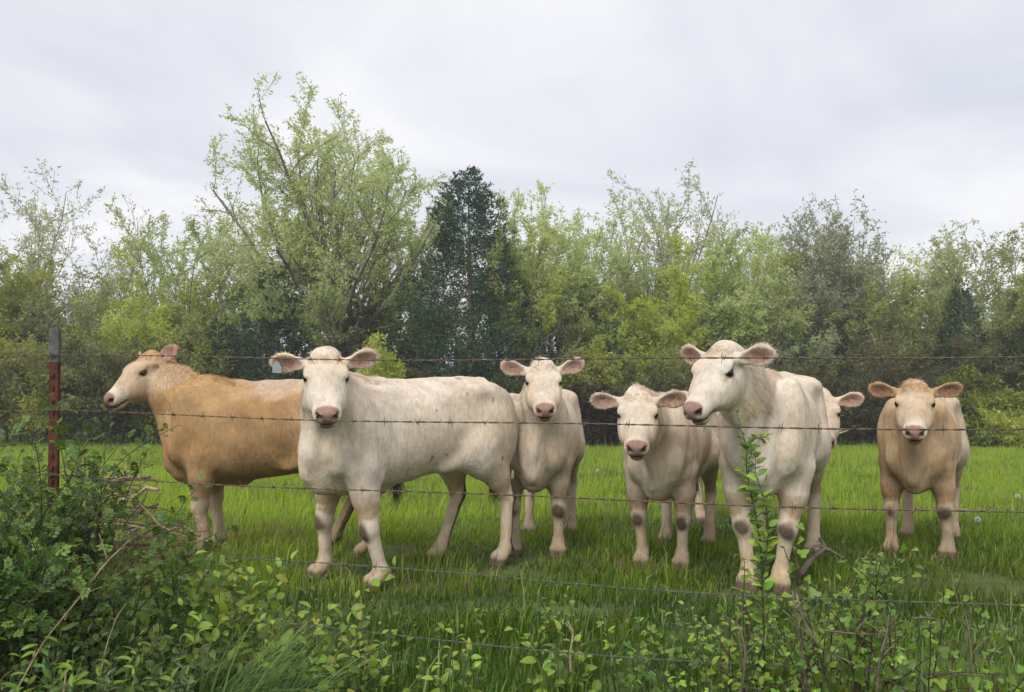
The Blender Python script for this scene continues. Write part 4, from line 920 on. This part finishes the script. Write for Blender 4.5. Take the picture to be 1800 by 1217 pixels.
# barb: two coils round the wire and four cut points
mb = MB(); a = np.linspace(0, 4 * np.pi, 22); mb.path(np.stack([np.linspace(-.006, .006, 22), np.cos(a) * .0042, np.sin(a) * .0042], 1), .0012, 4)
for k, (ph, x) in enumerate(((.4, -.006), (.4 + np.pi, -.003), (1.7, .003), (1.7 + np.pi, .006))):
    dv = np.array([.25 * (-1) ** k, math.cos(ph), math.sin(ph)]); mb.path(np.array([[x, 0, 0]]) + dv[None] * np.array([[.003], [.014], [.022]]), [.0012, .0011, .0003], 4)
barb0 = mb.build('barb', M_WIRE, None); barb_me = barb0.data; bpy.data.objects.remove(barb0)
barb_z = barb_me.copy(); barb_z.materials.clear(); barb_z.materials.append(M_ZINC)
rng = np.random.default_rng(8)
for wi, zw in enumerate((1.288, 1.058, .790, .510, .272)):
    mat = M_WIRE if wi < 3 else M_ZINC; mb = MB(); L0, L1 = -2.4, 4.35
    s = np.arange(L0, L1, .006); span = np.where(s < 0, (s + 2.4) / 2.4, s / 4.35); sag = -.028 * 4 * span * (1 - span) * (.55 if wi == 2 else .8) + .004 * np.sin(s * 3.1 + wi)
    if wi >= 3: sag = sag - .010 * np.sin(s * 1.7 + wi) + .012
    sag = sag + .020 * (wi in (0, 1, 2))
    base = np.stack([FD[0] * s - FN[0] * .012, FD[1] * s - FN[1] * .012, zw + sag], 1); ph = s / .055 * 2 * np.pi / 2
    sidev = np.append(FN, 0)
    for o in (0, np.pi): mb.path(base + sidev[None] * (np.cos(ph + o) * .00175)[:, None] + np.array([0, 0, 1.0])[None] * (np.sin(ph + o) * .00175)[:, None], .00165 if wi < 3 else .00125, 4)
    wo = mb.build('wire', mat, fence)
    for sb in np.arange(-1.0 + .05 * wi, 4.2, .128):
        i = int((sb + rng.uniform(-.01, .01) - L0) / .006); b = bpy.data.objects.new('barb', barb_me if wi < 3 else barb_z); b.location = base[i]
        b.rotation_euler = (rng.uniform(0, 6.28), rng.normal(0, .1), math.atan2(FD[1], FD[0])); link(b, wo)
    for off in (0.0, 4.35):                                              # clip that holds the wire to the post
        mb = MB(); q = np.linspace(0, np.pi * 1.1, 9); i = int((off - L0) / .006); i = min(i, len(base) - 1)
        cc = np.stack([np.cos(q) * .028, -np.sin(q) * .014], 1); pts = base[i] + np.column_stack([cc[:, :1] * FD[None] + cc[:, 1:] * FN[None], np.zeros(9)]); mb.path(pts, .0015, 4); mb.build('wire_clip', M_ZINC, wo)
# ------------------------------------------------------------------ brambles, weeds, sticks in the foreground
M_FLEAF = leaf_mat('weed_leaf', trans=.30, rough=.42, spec=.35, objrand=.28)
M_STEM = simple_mat('green_stem', (.10, .11, .04), rough=.7, noise=20); M_TWIG = simple_mat('brown_twig', (.075, .055, .038), rough=.9, noise=30, amount=.4)
M_DRY = simple_mat('dry_stalk', (.34, .26, .16), rough=.9, noise=25, amount=.35); M_DEAD = simple_mat('dead_wood', (.16, .125, .095), rough=.95, noise=14, amount=.5, bump=.5, bscale=60)
def leaflet(n, wid, fold, droop, serr=0.0, base=.0):
    """one leaflet of unit length along x: verts, quads"""
    t = np.linspace(0, 1, n); wv = wid * np.sin(np.pi * np.clip(t, .03, 1) ** .8) ** .8; wv[-1] = .004; wv[0] = .012
    if serr: wv[1:-1] *= 1 + serr * (-1) ** np.arange(n - 2)
    ang = droop * t; x = np.cumsum(np.append(0, np.cos((ang[1:] + ang[:-1]) / 2) / (n - 1))); z = -np.cumsum(np.append(0, np.sin((ang[1:] + ang[:-1]) / 2) / (n - 1)))
    v = np.stack([np.stack([x, -wv, z + wv * fold], 1), np.stack([x, 0 * t, z], 1), np.stack([x, wv, z + wv * fold], 1)], 1).reshape(-1, 3); v[:, 0] += base
    k = np.arange(n - 1)[:, None] * 3; q = np.concatenate([k + np.array([[0, 3, 4, 1]]), k + np.array([[1, 4, 5, 2]])]); return v, q
def leaf_mesh(kind, col, seed=0):
    rng = np.random.default_rng(seed); mb = MB(); col = np.array(col)
    def put(v, q, s, az, off, tilt=0):
        c, sn = math.cos(az), math.sin(az); Rz = np.array([[c, -sn, 0], [sn, c, 0], [0, 0, 1.0]]); v2 = v * s; v2[:, 2] += v2[:, 0] * tilt
        rel = v[:, :1] / max(v[:, 0].max(), .01); cc = col * (1 + .12 * rng.normal()) * (1.0 + .12 * (np.abs(v[:, 1:2]) < .01)) ; mb.add(v2 @ Rz.T + off, q, None, np.clip(np.broadcast_to(cc, v.shape), .01, .8))
    if kind == 'oval': put(*leaflet(6, .27, .35, .7), .86, 0, np.array([.10, 0, 0])); mb.path(np.array([[0, 0, 0], [.06, 0, .01], [.12, 0, .0]]), .012, 3, col * .8)
    elif kind == 'lance': put(*leaflet(7, .13, .3, 1.0), .92, 0, np.array([.06, 0, 0])); mb.path(np.array([[0, 0, 0], [.08, 0, 0]]), .010, 3, col * .8)
    elif kind == 'trefoil':
        for az, s, o in ((0, .62, (.36, 0, 0)), (1.1, .50, (.33, .02, 0)), (-1.1, .50, (.33, -.02, 0))): put(*leaflet(5, .34, .3, .5, .12), s, az, np.array(o))
        mb.path(np.array([[0, 0, 0], [.2, 0, .03], [.36, 0, 0]]), .012, 3, col * .8)
    elif kind == 'pinnate':
        put(*leaflet(3, .36, .3, .4), .34, 0, np.array([.66, 0, 0]))
        for k, x in enumerate((.30, .50, .68)):
            for sg in (1, -1): put(*leaflet(3, .38, .3, .4), .30, sg * 1.05, np.array([x, 0, 0]))
        mb.path(np.array([[0, 0, 0], [.35, 0, .03], [.7, 0, 0]]), .010, 3, col * .8)
    elif kind == 'lobed':
        n = 11; an = np.linspace(-2.5, 2.5, n); rr = .36 * (1 + .30 * np.cos(an * 3.6)) * (1 + .25 * np.cos(an)); v = np.concatenate([[[.42, 0, .0]], np.stack([.42 + rr * np.cos(an), rr * np.sin(an), .10 * np.abs(np.sin(an)) - .05 * np.cos(an)], 1)])
        mb.add(v, None, np.stack([np.zeros(n - 1, int), np.arange(1, n), np.arange(2, n + 1)], 1), col); mb.path(np.array([[0, 0, 0], [.2, 0, .03], [.42, 0, 0]]), .012, 3, col * .8)
    o = mb.build('leaf', M_FLEAF); me = o.data; bpy.data.objects.remove(o); return me
def me_arrays(me):
    v = np.empty(len(me.vertices) * 3, np.float32); me.vertices.foreach_get('co', v); c = np.empty(len(me.vertices) * 4, np.float32); me.color_attributes['col'].data.foreach_get('color', c)
    q = np.array([p.vertices[:] for p in me.polygons if len(p.vertices) == 4]).reshape(-1, 4); t = np.array([p.vertices[:] for p in me.polygons if len(p.vertices) == 3], int).reshape(-1, 3)
    return v.reshape(-1, 3), q, t, c.reshape(-1, 4)[:, :3]
def plant(name, label, cat, pos, stems, metas, spacing, size, rng, srad=.003, smat=None, maxobj=150, group=None, start=.15, lift=.5, tipup=False):
    """stems: polylines relative to pos; metas: leaf meshes; leaves sit alternately along each stem"""
    root = empty(name, pos); tag(root, label, cat, group); mb = MB(); L = []
    for pts, r in stems:
        pts = np.asarray(pts, float); mb.path(pts, np.linspace(r, r * .35, len(pts)), 5); seg = np.linalg.norm(np.diff(pts, axis=0), axis=1); cum = np.append(0, np.cumsum(seg)); tot = cum[-1]; az = rng.uniform(0, 6.28)
        for s in np.arange(tot * start, tot + spacing * .4, spacing):
            s = min(s + rng.normal(0, spacing * .15), tot); i = min(np.searchsorted(cum, s) - 1, len(seg) - 1); i = max(i, 0); p = pts[i] + (pts[i + 1] - pts[i]) * (s - cum[i]) / seg[i]; d = (pts[i + 1] - pts[i]) / seg[i]
            az += 2.4 + rng.normal(0, .4); a = np.cross(d, [.2, .1, 1.0]); a /= np.linalg.norm(a) + 1e-6; b = np.cross(d, a); out = a * math.cos(az) + b * math.sin(az)
            ax = out * .9 + d * rng.uniform(.1, .7) + np.array([0, 0, lift * rng.uniform(.2, 1.2)]); ax /= np.linalg.norm(ax); nz = np.array([0, 0, 1.0]) + rng.normal(0, .35, 3) - np.array([0, .35, 0]); nz = nz - ax * nz.dot(ax); nz /= np.linalg.norm(nz); ay = np.cross(nz, ax)
            sc = size * rng.uniform(.6, 1.25) * (1.0 - .35 * (s / tot) ** 3); L.append((p, np.stack([ax, ay, nz], 1), sc, rng.integers(0, len(metas))))
    mb.build('stem', smat or M_STEM, root)
    pos_ = np.array(pos); order = sorted(range(len(L)), key=lambda i: np.linalg.norm(L[i][0] + pos_ - np.array([0, 0, CAMH])) / L[i][2])
    for i in order[:maxobj]:
        p, Mx, sc, k = L[i]; o = bpy.data.objects.new('leaf', metas[k]); Mt = Matrix.Identity(4)
        for r in range(3):
            for c in range(3): Mt[r][c] = Mx[r, c] * sc
            Mt[r][3] = p[r]
        link(o, root); o.matrix_basis = Mt
    rest = order[maxobj:]
    if rest:
        fb = MB(); arrs = [me_arrays(m) for m in metas]
        for i in rest:
            p, Mx, sc, k = L[i]; v, q, t, c = arrs[k]; fb.add(v @ Mx.T * sc + p, q, t, c * rng.uniform(.65, 1.15))
        tag(fb.build('foliage', M_FLEAF, root), kind='stuff')
    return root
def cane(rng, az, length, up, droop, n=9, r=.003, wob=.03, start=(0, 0, 0)):
    """an arching stem"""
    d = np.array([math.cos(az) * (1 - up), math.sin(az) * (1 - up), up]); d /= np.linalg.norm(d); p = np.array(start, float); pts = [p.copy()]
    for i in range(n):
        d = d + np.array([0, 0, -droop / n]) + rng.normal(0, wob, 3); d /= np.linalg.norm(d); p = p + d * length / n; pts.append(p.copy())
    return np.array(pts), r
rng = np.random.default_rng(21)
def G(u, d): p = on_ground(u, d); return (p.x, p.y, p.z - .01)
LG_DARK, LG_MID, LG_LIME, LG_YEL, LG_DULL = (.085, .165, .032), (.150, .250, .040), (.235, .345, .045), (.33, .37, .06), (.11, .145, .060)
ROSE = [leaf_mesh('pinnate', LG_MID, 1), leaf_mesh('pinnate', LG_DARK, 2), leaf_mesh('pinnate', LG_DARK, 3)]
BRAM = [leaf_mesh('trefoil', LG_MID, 4), leaf_mesh('trefoil', LG_DARK, 5), leaf_mesh('trefoil', LG_LIME, 6)]
OVAL = [leaf_mesh('oval', LG_LIME, 7), leaf_mesh('oval', LG_MID, 8), leaf_mesh('oval', LG_LIME, 9), leaf_mesh('oval', LG_YEL, 10)]
SAPL = [leaf_mesh('oval', LG_MID, 11), leaf_mesh('oval', LG_DARK, 12), leaf_mesh('oval', LG_LIME, 13)]
LOBE = [leaf_mesh('lobed', LG_LIME, 14), leaf_mesh('lobed', LG_MID, 15), leaf_mesh('lobed', LG_MID, 16)]
LANC = [leaf_mesh('lance', LG_MID, 17), leaf_mesh('lance', LG_LIME, 18), leaf_mesh('lance', LG_DARK, 19)]
DULL = [leaf_mesh('pinnate', LG_DULL, 20), leaf_mesh('lance', LG_DULL, 21), leaf_mesh('pinnate', LG_DARK, 22)]
BG = 'thorny bushes grown into the fence at the left'
def bush(u, d, n, lo, hi, lab, metas, spacing, size, maxobj, az0=0, az1=6.28, up=(.55, .95), droop=(.3, 1.0), name='bramble_bush', group=BG, smat=None, r=.004, sub=2, spread=.12, cat='bush'):
    st = []
    for k in range(n):
        az = rng.uniform(az0, az1); pts, rr = cane(rng, az, rng.uniform(lo, hi), rng.uniform(*up), rng.uniform(*droop), 10, r, .05, (rng.normal(0, spread), rng.normal(0, spread * .6), 0)); st.append((pts, rr))
        for m in range(sub):
            i = rng.integers(3, 9); q, r2 = cane(rng, az + rng.normal(0, 1.2), rng.uniform(.2, .45) * hi, rng.uniform(.3, .8), rng.uniform(.2, .9), 6, r * .6, .06, pts[i]); st.append((q, r2))
    return plant(name, lab, cat, G(u, d), st, metas, spacing, size, rng, smat=smat or M_TWIG, maxobj=maxobj, group=group)
bush(0, 3.35, 34, .75, 1.15, 'tall dense thorny bush at the left edge below the post', ROSE, .021, .074, 260)
bush(95, 3.40, 26, .60, .88, 'dense thorny bush around the foot of the rusty post', ROSE, .021, .072, 230)
bush(145, 3.55, 6, .45, .68, 'loose thorny bush right of the post with arching leafy sprays', ROSE, .026, .062, 160, droop=(.2, .9), spread=.08)
# leafy sprays that reach up in front of the tan cow
def spray(lab, px, metas, size, spacing, r=.003, root=None, maxobj=80, name='bramble_cane', group='long bramble canes by the post'):
    """a single long cane through photo pixels (u, v, depth)"""
    P = np.array([ray(*q) for q in px]); pos = P[0].copy(); t = np.linspace(0, len(P) - 1, len(P) * 4 - 3); pts = np.stack([np.interp(t, np.arange(len(P)), P[:, c]) for c in range(3)], 1) - pos
    ker = np.array([.25, .5, .25]); sm = pts.copy()
    for _ in range(3): sm[1:-1] = .25 * sm[:-2] + .5 * sm[1:-1] + .25 * sm[2:]
    return plant(name, lab, 'plant', tuple(pos), [(sm, r)], metas, spacing, size, rng, smat=M_TWIG, maxobj=maxobj, group=group)
spray('upright leafy cane rising just below the tan cow\'s muzzle', [(150, 1180, 3.5), (165, 980, 3.6), (180, 850, 3.65), (185, 785, 3.68), (192, 735, 3.7)], ROSE, .046, .022)
spray('long cane arching right to the tan cow\'s throat', [(140, 1180, 3.5), (150, 930, 3.55), (205, 810, 3.6), (270, 770, 3.62), (312, 748, 3.62)], ROSE, .048, .024)
spray('low cane reaching right in front of the tan cow\'s forelegs', [(150, 1190, 3.5), (190, 1000, 3.5), (250, 935, 3.55), (310, 915, 3.6), (350, 912, 3.62)], ROSE, .046, .030)
bush(150, 3.4, 11, .32, .46, 'low bramble with dark leaves between the post and the lime green clump', BRAM, .034, .050, 140, name='bramble_bush')
for u, d, lab in ((60, 3.0, 'dull fine leaved weed mass at the bottom left corner'), (165, 3.05, 'dull fine leaved weed mass below the loose thorny bush'), (235, 3.1, 'dull fine leaved weed mass below the low bramble')):
    bush(u, d, 22, .24, .44, lab, DULL, .022, .040, 130, up=(.4, .9), name='weed_clump', group='dull weed masses at the bottom left', smat=M_STEM, r=.002, sub=1, spread=.13, cat='weed')
bush(372, 3.45, 18, .40, .60, 'lime green broad leaved clump in front of the tan cow\'s forefeet', OVAL, .040, .075, 200, up=(.6, .97), droop=(.1, .6), name='honeysuckle_clump', group='lime green leafy clumps', smat=M_STEM, r=.0028, sub=1, spread=.13)
bush(495, 3.45, 13, .34, .52, 'lime green broad leaved clump beside the tagged cow\'s right forefoot', OVAL, .042, .070, 170, up=(.6, .95), droop=(.2, .9), name='honeysuckle_clump', group='lime green leafy clumps', smat=M_STEM, r=.0028, sub=1, spread=.10)
spray('thin leafy sapling climbing the wires in front of the biggest white cow', [(1345, 1300, 3.02), (1343, 1130, 3.02), (1340, 1000, 3.02), (1334, 930, 3.02), (1318, 860, 3.03), (1310, 810, 3.03), (1318, 772, 3.02), (1348, 768, 3.0)], SAPL, .058, .0068, .0042, maxobj=190, name='sapling', group=None)
spray('leafy side shoot hugging the sapling before the biggest white cow\'s chest', [(1342, 1010, 3.0), (1352, 940, 2.99), (1346, 880, 3.0), (1326, 830, 3.0), (1330, 795, 3.0)], SAPL, .055, .009, .0025, name='leafy_shoot', group=None)
spray('short leafy shoot at the biggest white cow\'s chin', [(1322, 800, 3.03), (1306, 770, 3.04), (1300, 742, 3.05), (1296, 728, 3.05)], SAPL, .040, .016, .002, name='leafy_shoot', group=None)
bush(1340, 2.95, 7, .42, .66, 'leafy growth at the foot of the sapling in front of the cow\'s hooves', OVAL, .032, .042, 120, up=(.6, .95), name='leafy_shrub', group='leafy shrubs at the bottom right', spread=.10)
bush(1530, 2.95, 20, .48, .70, 'broad lobed leafy shrub in front of the lone tan cow', LOBE, .034, .047, 230, up=(.65, .97), droop=(.1, .7), name='leafy_shrub', group='leafy shrubs at the bottom right', spread=.15)
bush(1440, 2.85, 12, .36, .55, 'sparse shrub with brown stems between sapling and lobed shrub', BRAM, .05, .042, 110, name='leafy_shrub', group='leafy shrubs at the bottom right', spread=.14)
bush(1655, 2.95, 8, .30, .45, 'low twiggy shrub near the right edge with small leaves', BRAM, .06, .036, 60, name='leafy_shrub', group='leafy shrubs at the bottom right', spread=.13)
spray('slender shoot with one yellow green leaf before the lone tan cow\'s chest', [(1560, 1250, 2.95), (1568, 1000, 2.95), (1572, 900, 2.95), (1574, 846, 2.95)], [OVAL[3]], .045, .30, .0012, name='leafy_shoot', group=None)
WD = [(640, 3.30, 'yellow tipped weed left of the bottom centre', OVAL, .060), (800, 3.25, 'upright pale weed at the bottom centre', OVAL, .062), (590, 3.2, 'broad leaf weed right of the bent grass', OVAL, .06),
       (1000, 3.3, 'weed with big flat leaves at the bottom, right of centre', OVAL, .075), (1105, 3.3, 'trefoil weed around the dry brown stalks', BRAM, .05), (1180, 3.6, 'trailing weed left of the sapling', LOBE, .045), (1240, 3.45, 'trailing trefoil weed near the sapling', BRAM, .045),
      (30, 2.9, 'pale broad leaf weed at the very bottom left', LANC, .085), (115, 2.95, 'lance leaved weed at the bottom left', LANC, .09), (215, 3.0, 'tall lance leaved weed by the dry stalk', LANC, .085), (270, 3.0, 'lance leaved weed left of the bent grass', LANC, .08), (1255, 3.1, 'small lobed weed below the sapling', LOBE, .04), (1420, 3.3, 'pale green weed right of the sapling foot', OVAL, .045), (955, 3.75, 'small yellowish weed in the grass at the centre', LOBE, .04)]
for u, d, lab, ms, sz in WD:
    st = [cane(rng, rng.uniform(0, 6.28), rng.uniform(.13, .34) * (1.35 if u < 300 else 1), rng.uniform(.7, .97), rng.uniform(.1, .7), 6, .0022, .05, (rng.normal(0, .05), rng.normal(0, .04), 0)) for _ in range(7)]
    plant('weed', lab, 'weed', G(u, d), st, ms, .034, sz, rng, maxobj=60, group='single weeds along the bottom of the photo', start=.3)
# low leaves scattered through the grass by the fence: beyond counting
n = 1700; y = rng.uniform(2.6, 4.4, n); x = rng.uniform(-1, 1, n) * (.577 * y * 1.1 + .4); keep = fbm(np.stack([x * 1.6, y * 1.6], 1), 44, 2) + .12 * (4.3 - y) + .10 * (np.abs(x) > .8) > .05; x, y = x[keep], y[keep]
fb = MB(); kinds = [me_arrays(m) for m in (LOBE + BRAM + OVAL[:2] + DULL)]
for xx, yy in zip(x, y):
    v, q, t, c = kinds[rng.integers(0, len(kinds))]; az = rng.uniform(0, 6.28); tl = rng.uniform(.1, .9); ax = np.array([math.cos(az) * math.cos(tl), math.sin(az) * math.cos(tl), math.sin(tl)]); nz = np.array([0, -.2, 1.0]) + rng.normal(0, .2, 3); nz -= ax * nz.dot(ax); nz /= np.linalg.norm(nz)
    fb.add(v @ np.stack([ax, np.cross(nz, ax), nz], 1).T * rng.uniform(.025, .055) + np.array([xx, yy, float(terrain(xx, yy)) + rng.uniform(.01, .09)]), q, t, c * rng.uniform(.6, 1.2))
tag(fb.build('ground_cover', M_FLEAF), kind='stuff')
# long blades
def blades(name, label, u, d, n, L, wd, az, spread, bend, col, group=None, up=.8, rad=.08):
    mb = MB(); m = 8
    for k in range(n):
        a = az + rng.normal(0, spread); l = L * rng.uniform(.55, 1.15); e = up + rng.normal(0, .12); p = np.array([rng.normal(0, rad), rng.normal(0, rad * .7), 0]); w_ = wd * rng.uniform(.6, 1.3); bd = bend * rng.uniform(.5, 1.3); pts = [p.copy()]; dirs = []
        el = math.asin(min(max(e, .2), .99))
        for i in range(m): dv = np.array([math.cos(a) * math.cos(el), math.sin(a) * math.cos(el), math.sin(el)]); dirs.append(dv); p = p + dv * l / m; pts.append(p.copy()); el -= bd / m * (.5 + i / m)
        pts = np.array(pts); sd = np.array([-math.sin(a), math.cos(a), .2]); wv = w_ * np.clip(np.sin(np.pi * (np.linspace(0, 1, m + 1) * .62 + .38)), .02, 1); wv = wv * (1 - np.linspace(0, 1, m + 1) ** 3)
        v = np.stack([pts - sd * wv[:, None], pts + np.array([0, 0, -1.0]) * wv[:, None] * .4, pts + sd * wv[:, None]], 1).reshape(-1, 3); kk = np.arange(m)[:, None] * 3
        mb.add(v, np.concatenate([kk + np.array([[0, 3, 4, 1]]), kk + np.array([[1, 4, 5, 2]])]), None, np.clip(np.array(col) * rng.uniform(.7, 1.25), .01, .8))
    o = mb.build(name, M_GRASS); o.location = G(u, d); tag(o, label, 'grass', group); return o
TG = 'tall grass tufts near the fence'
blades('grass_tuft', 'big tuft of long grass bent over to the right at the bottom left', 400, 3.05, 190, .56, .0036, .15, .45, 1.5, (.17, .27, .085), TG, .86, .11)
blades('grass_tuft', 'upright wide bladed grass tuft at the bottom right', 1590, 2.72, 9, .46, .0065, 1.4, .8, .5, (.14, .22, .09), TG, .96, .03)
blades('grass_tuft', 'wide bladed grass leaning right near the right edge', 1715, 2.7, 9, .36, .0065, .6, .6, .7, (.14, .22, .09), TG, .9, .04)
blades('grass_tuft', 'fresh grass tuft in the middle of the bottom edge', 830, 3.1, 60, .28, .003, .3, 1.6, .9, (.10, .20, .035), TG, .9, .07)
blades('grass_tuft', 'grass tuft at the bottom right of centre', 1130, 3.1, 50, .28, .003, 2.6, 1.2, .9, (.10, .19, .04), TG, .9, .08)
blades('grass_tuft', 'pale grass tuft between the weeds at the bottom left corner', 120, 2.85, 30, .40, .0045, .9, .7, .8, (.15, .21, .07), TG, .9, .10)
# dry stalks
def stalk(lab, px, r, mat=None, name='dry_stalk', cat='stalk', group='dry stalks', forks=()):
    P = np.array([ray(*q) for q in px]); pos = P[0].copy(); t = np.linspace(0, len(P) - 1, len(P) * 4 - 3); pts = np.stack([np.interp(t, np.arange(len(P)), P[:, c]) for c in range(3)], 1) - pos; pts[1:-1] = .25 * pts[:-2] + .5 * pts[1:-1] + .25 * pts[2:]
    mb = MB(); mb.path(pts, np.linspace(r, r * .45, len(pts)), 6)
    for i, dv, l in forks:
        i = int(i * (len(pts) - 1)); mb.path(np.array([pts[i] + np.array(dv) * l * q + np.array([0, 0, -.12 * l * q * q]) for q in (0, .35, .7, 1)]), np.linspace(r * .6, r * .25, 4), 5)
    o = mb.build(name, mat or M_DRY); o.location = pos; tag(o, lab, cat, group); return o
stalk('long dry stalk leaning right across the left weeds', [(15, 1240, 2.9), (75, 1130, 2.95), (140, 1050, 3.0), (190, 985, 3.05), (228, 950, 3.1)], .0035, forks=((.6, (.5, 0, .8), .12), (.75, (-.3, .1, .9), .12), (.5, (.8, 0, .5), .10)))
stalk('thin dry stalk leaning right beside the bent grass', [(168, 1240, 2.95), (185, 1140, 3.0), (205, 1085, 3.05), (222, 1060, 3.1)], .002)
stalk('short pale broken stem at the bottom left', [(110, 1240, 2.9), (114, 1200, 2.9), (117, 1175, 2.92)], .0045)
stalk('brown dry stem standing in the grass right of the bottom centre', [(1004, 1190, 3.5), (1002, 1150, 3.52), (1008, 1112, 3.54), (998, 1092, 3.55)], .006, forks=((.5, (.6, 0, .8), .07), (.7, (-.5, 0, .8), .06), (.3, (-.7, 0, .7), .08)))
for lab, px, r in (('dark dead twig arching below the lobed shrub', [(1605, 1087, 2.9), (1630, 1086, 2.9), (1655, 1090, 2.9), (1672, 1100, 2.9)], .004),
                   ('pale dead stem lying under the lobed shrub', [(1450, 1108, 2.85), (1500, 1115, 2.86), (1550, 1116, 2.87), (1590, 1112, 2.9)], .004),
                   ('brown dead stem slanting down from the sapling foot', [(1400, 1045, 2.95), (1412, 1090, 2.9), (1440, 1140, 2.85), (1530, 1180, 2.8)], .005),
                   ('brown dead stem standing right of the sapling foot', [(1420, 1240, 2.9), (1410, 1140, 2.9), (1400, 1085, 2.9), (1393, 1040, 2.92)], .006),
                   ('forked dead twig standing below the sapling', [(1300, 1240, 2.9), (1312, 1150, 2.9), (1300, 1100, 2.92), (1270, 1080, 2.93)], .005),
                   ('crooked dead twig low at the bottom right', [(1540, 1240, 2.8), (1545, 1160, 2.8), (1560, 1110, 2.82), (1562, 1080, 2.83)], .005),
                   ('slim brown stalk near the right edge', [(1705, 1240, 2.8), (1708, 1150, 2.8), (1700, 1090, 2.82), (1690, 1060, 2.83)], .004)):
    stalk(lab, px, r, M_DEAD, 'dead_twig', 'twig', 'dead twigs at the bottom right', ((.4, (.6, .1, .7), .09), (.65, (-.6, .1, .7), .08), (.8, (.5, -.1, .8), .06)))
stalk('mossy broken branch standing in the grass right of the biggest cow', [(1405, 1012, 5.2), (1425, 985, 5.2), (1445, 968, 5.2), (1450, 962, 5.2), (1441, 946, 5.2)], .022, M_DEAD, 'broken_branch', 'branch', None, ((.7, (.8, 0, -.3), .12), (.75, (-.8, 0, .2), .08)))
stalk('bare pale branch lying at the wood edge behind the half hidden cow', [(1425, 790, 24), (1450, 772, 24), (1475, 762, 24), (1490, 757, 24)], .05, M_DRY, 'broken_branch', 'branch', None, ((.5, (.6, 0, .5), .5),))
# heap of cut branches behind the left bush
c0 = on_ground(208, 5.2)
for k in range(26):
    r2 = np.random.default_rng(900 + k); a = r2.uniform(-.6, .6) + (math.pi if r2.random() < .5 else 0); l = r2.uniform(.35, .72); p = np.array([r2.normal(0, .12), r2.normal(0, .10), r2.uniform(.15, .62)]); d = np.array([math.cos(a), math.sin(a) * .6, r2.uniform(-.2, .35)]); p = p - d * l * .5; pts = [p.copy()]
    for i in range(8): d = d + r2.normal(0, .22, 3) + np.array([0, 0, -.05]); d /= np.linalg.norm(d); p = p + d * l / 8; p[2] = max(p[2], .01); pts.append(p.copy())
    pts = np.array(pts); mb = MB(); rr = r2.uniform(.006, .014); mb.path(pts, np.linspace(rr, rr * .35, 9), 6)
    for m in range(2): i = r2.integers(2, 8); dv = r2.normal(0, 1, 3); dv[2] = abs(dv[2]); dv /= np.linalg.norm(dv); mb.path(np.array([pts[i] + dv * l * .3 * q + r2.normal(0, .008, 3) for q in (0, .4, .7, 1)]), np.linspace(rr * .5, rr * .2, 4), 5)
    o = mb.build('dead_branch', M_DEAD if k % 3 else M_DRY); o.location = c0; tag(o, ('pale ' if not k % 3 else 'grey brown ') + 'dead branch in the brush heap between the rusty post and the tan cow', 'branch', 'dead branches of the brush heap')
n = 900; P = np.stack([rng.normal(0, .24, n), rng.normal(0, .17, n), np.abs(rng.normal(0, .20, n))], 1); d_ = norm(rng.normal(0, 1, (n, 3))); v, f = tubes(P, P + d_ * rng.uniform(.05, .2, (n, 1)), np.full(n, .0022), np.full(n, .001), 3)
o = obj_np('dead_twigs', v, f, simple_mat('dry_brown_twig', (.17, .105, .06), rough=.95)); o.location = c0; tag(o, 'fine brown twigs filling the brush heap', kind='stuff')
# dandelion clocks in the grass
M_SEED = simple_mat('seed_down', (.75, .73, .68), rough=.9)
def dandelion(u, v, lab):
    p = ground_at(u, v); r_ = empty('dandelion', (p.x, p.y, p.z)); tag(r_, lab, 'flower', 'dandelion clocks in the pasture'); h = .15; mb = MB(); mb.path(np.array([[0, 0, 0], [.01, 0, .06], [.005, .005, h]]), .003, 5); mb.build('stem', M_STEM, r_)
    mb = MB(); g = np.array([math.pi * (3 - 5 ** .5) * np.arange(60)]).ravel(); zz = 1 - 2 * (np.arange(60) + .5) / 60; dd = np.stack([np.cos(g) * np.sqrt(1 - zz ** 2), np.sin(g) * np.sqrt(1 - zz ** 2), zz], 1); vv, ff = tubes(np.array([.005, .005, h]) + dd * .004, np.array([.005, .005, h]) + dd * .022, np.full(60, .001), np.full(60, .004), 4); mb.add(vv, ff); mb.build('seed_head', M_SEED, r_)
for q in ((1788, 900, 'dandelion clock at the right edge of the pasture'), (1718, 948, 'dandelion clock right of the lone tan cow\'s hooves'), (1050, 845, 'dandelion clock between the open mouthed cow and the calf'), (798, 880, 'dandelion clock under the tagged white cow\'s belly'), (1695, 930, 'dandelion clock just right of the lone tan cow\'s legs')): dandelion(*q)
# ------------------------------------------------------------------ thin haze volume over the whole place, added to imitate lens glare
m, t, N = new_mat('glare_haze'); o = N('ShaderNodeOutputMaterial'); v = N('ShaderNodeVolumePrincipled'); v.inputs['Color'].default_value = (.93, .95, 1, 1); v.inputs['Density'].default_value = .0016
t.links.new(v.outputs[0], o.inputs['Volume'])
X0, X1, Y0, Y1, Z0, Z1 = -310, 310, -130, 510, -4.2, 14.0
vv = np.array([[x, y, z] for x in (X0, X1) for y in (Y0, Y1) for z in (Z0, Z1)])
tag(obj_np('haze', vv, np.array([[0, 1, 3, 2], [4, 6, 7, 5], [0, 4, 5, 1], [2, 3, 7, 6], [0, 2, 6, 4], [1, 5, 7, 3]]), m, smooth=False), kind='stuff')
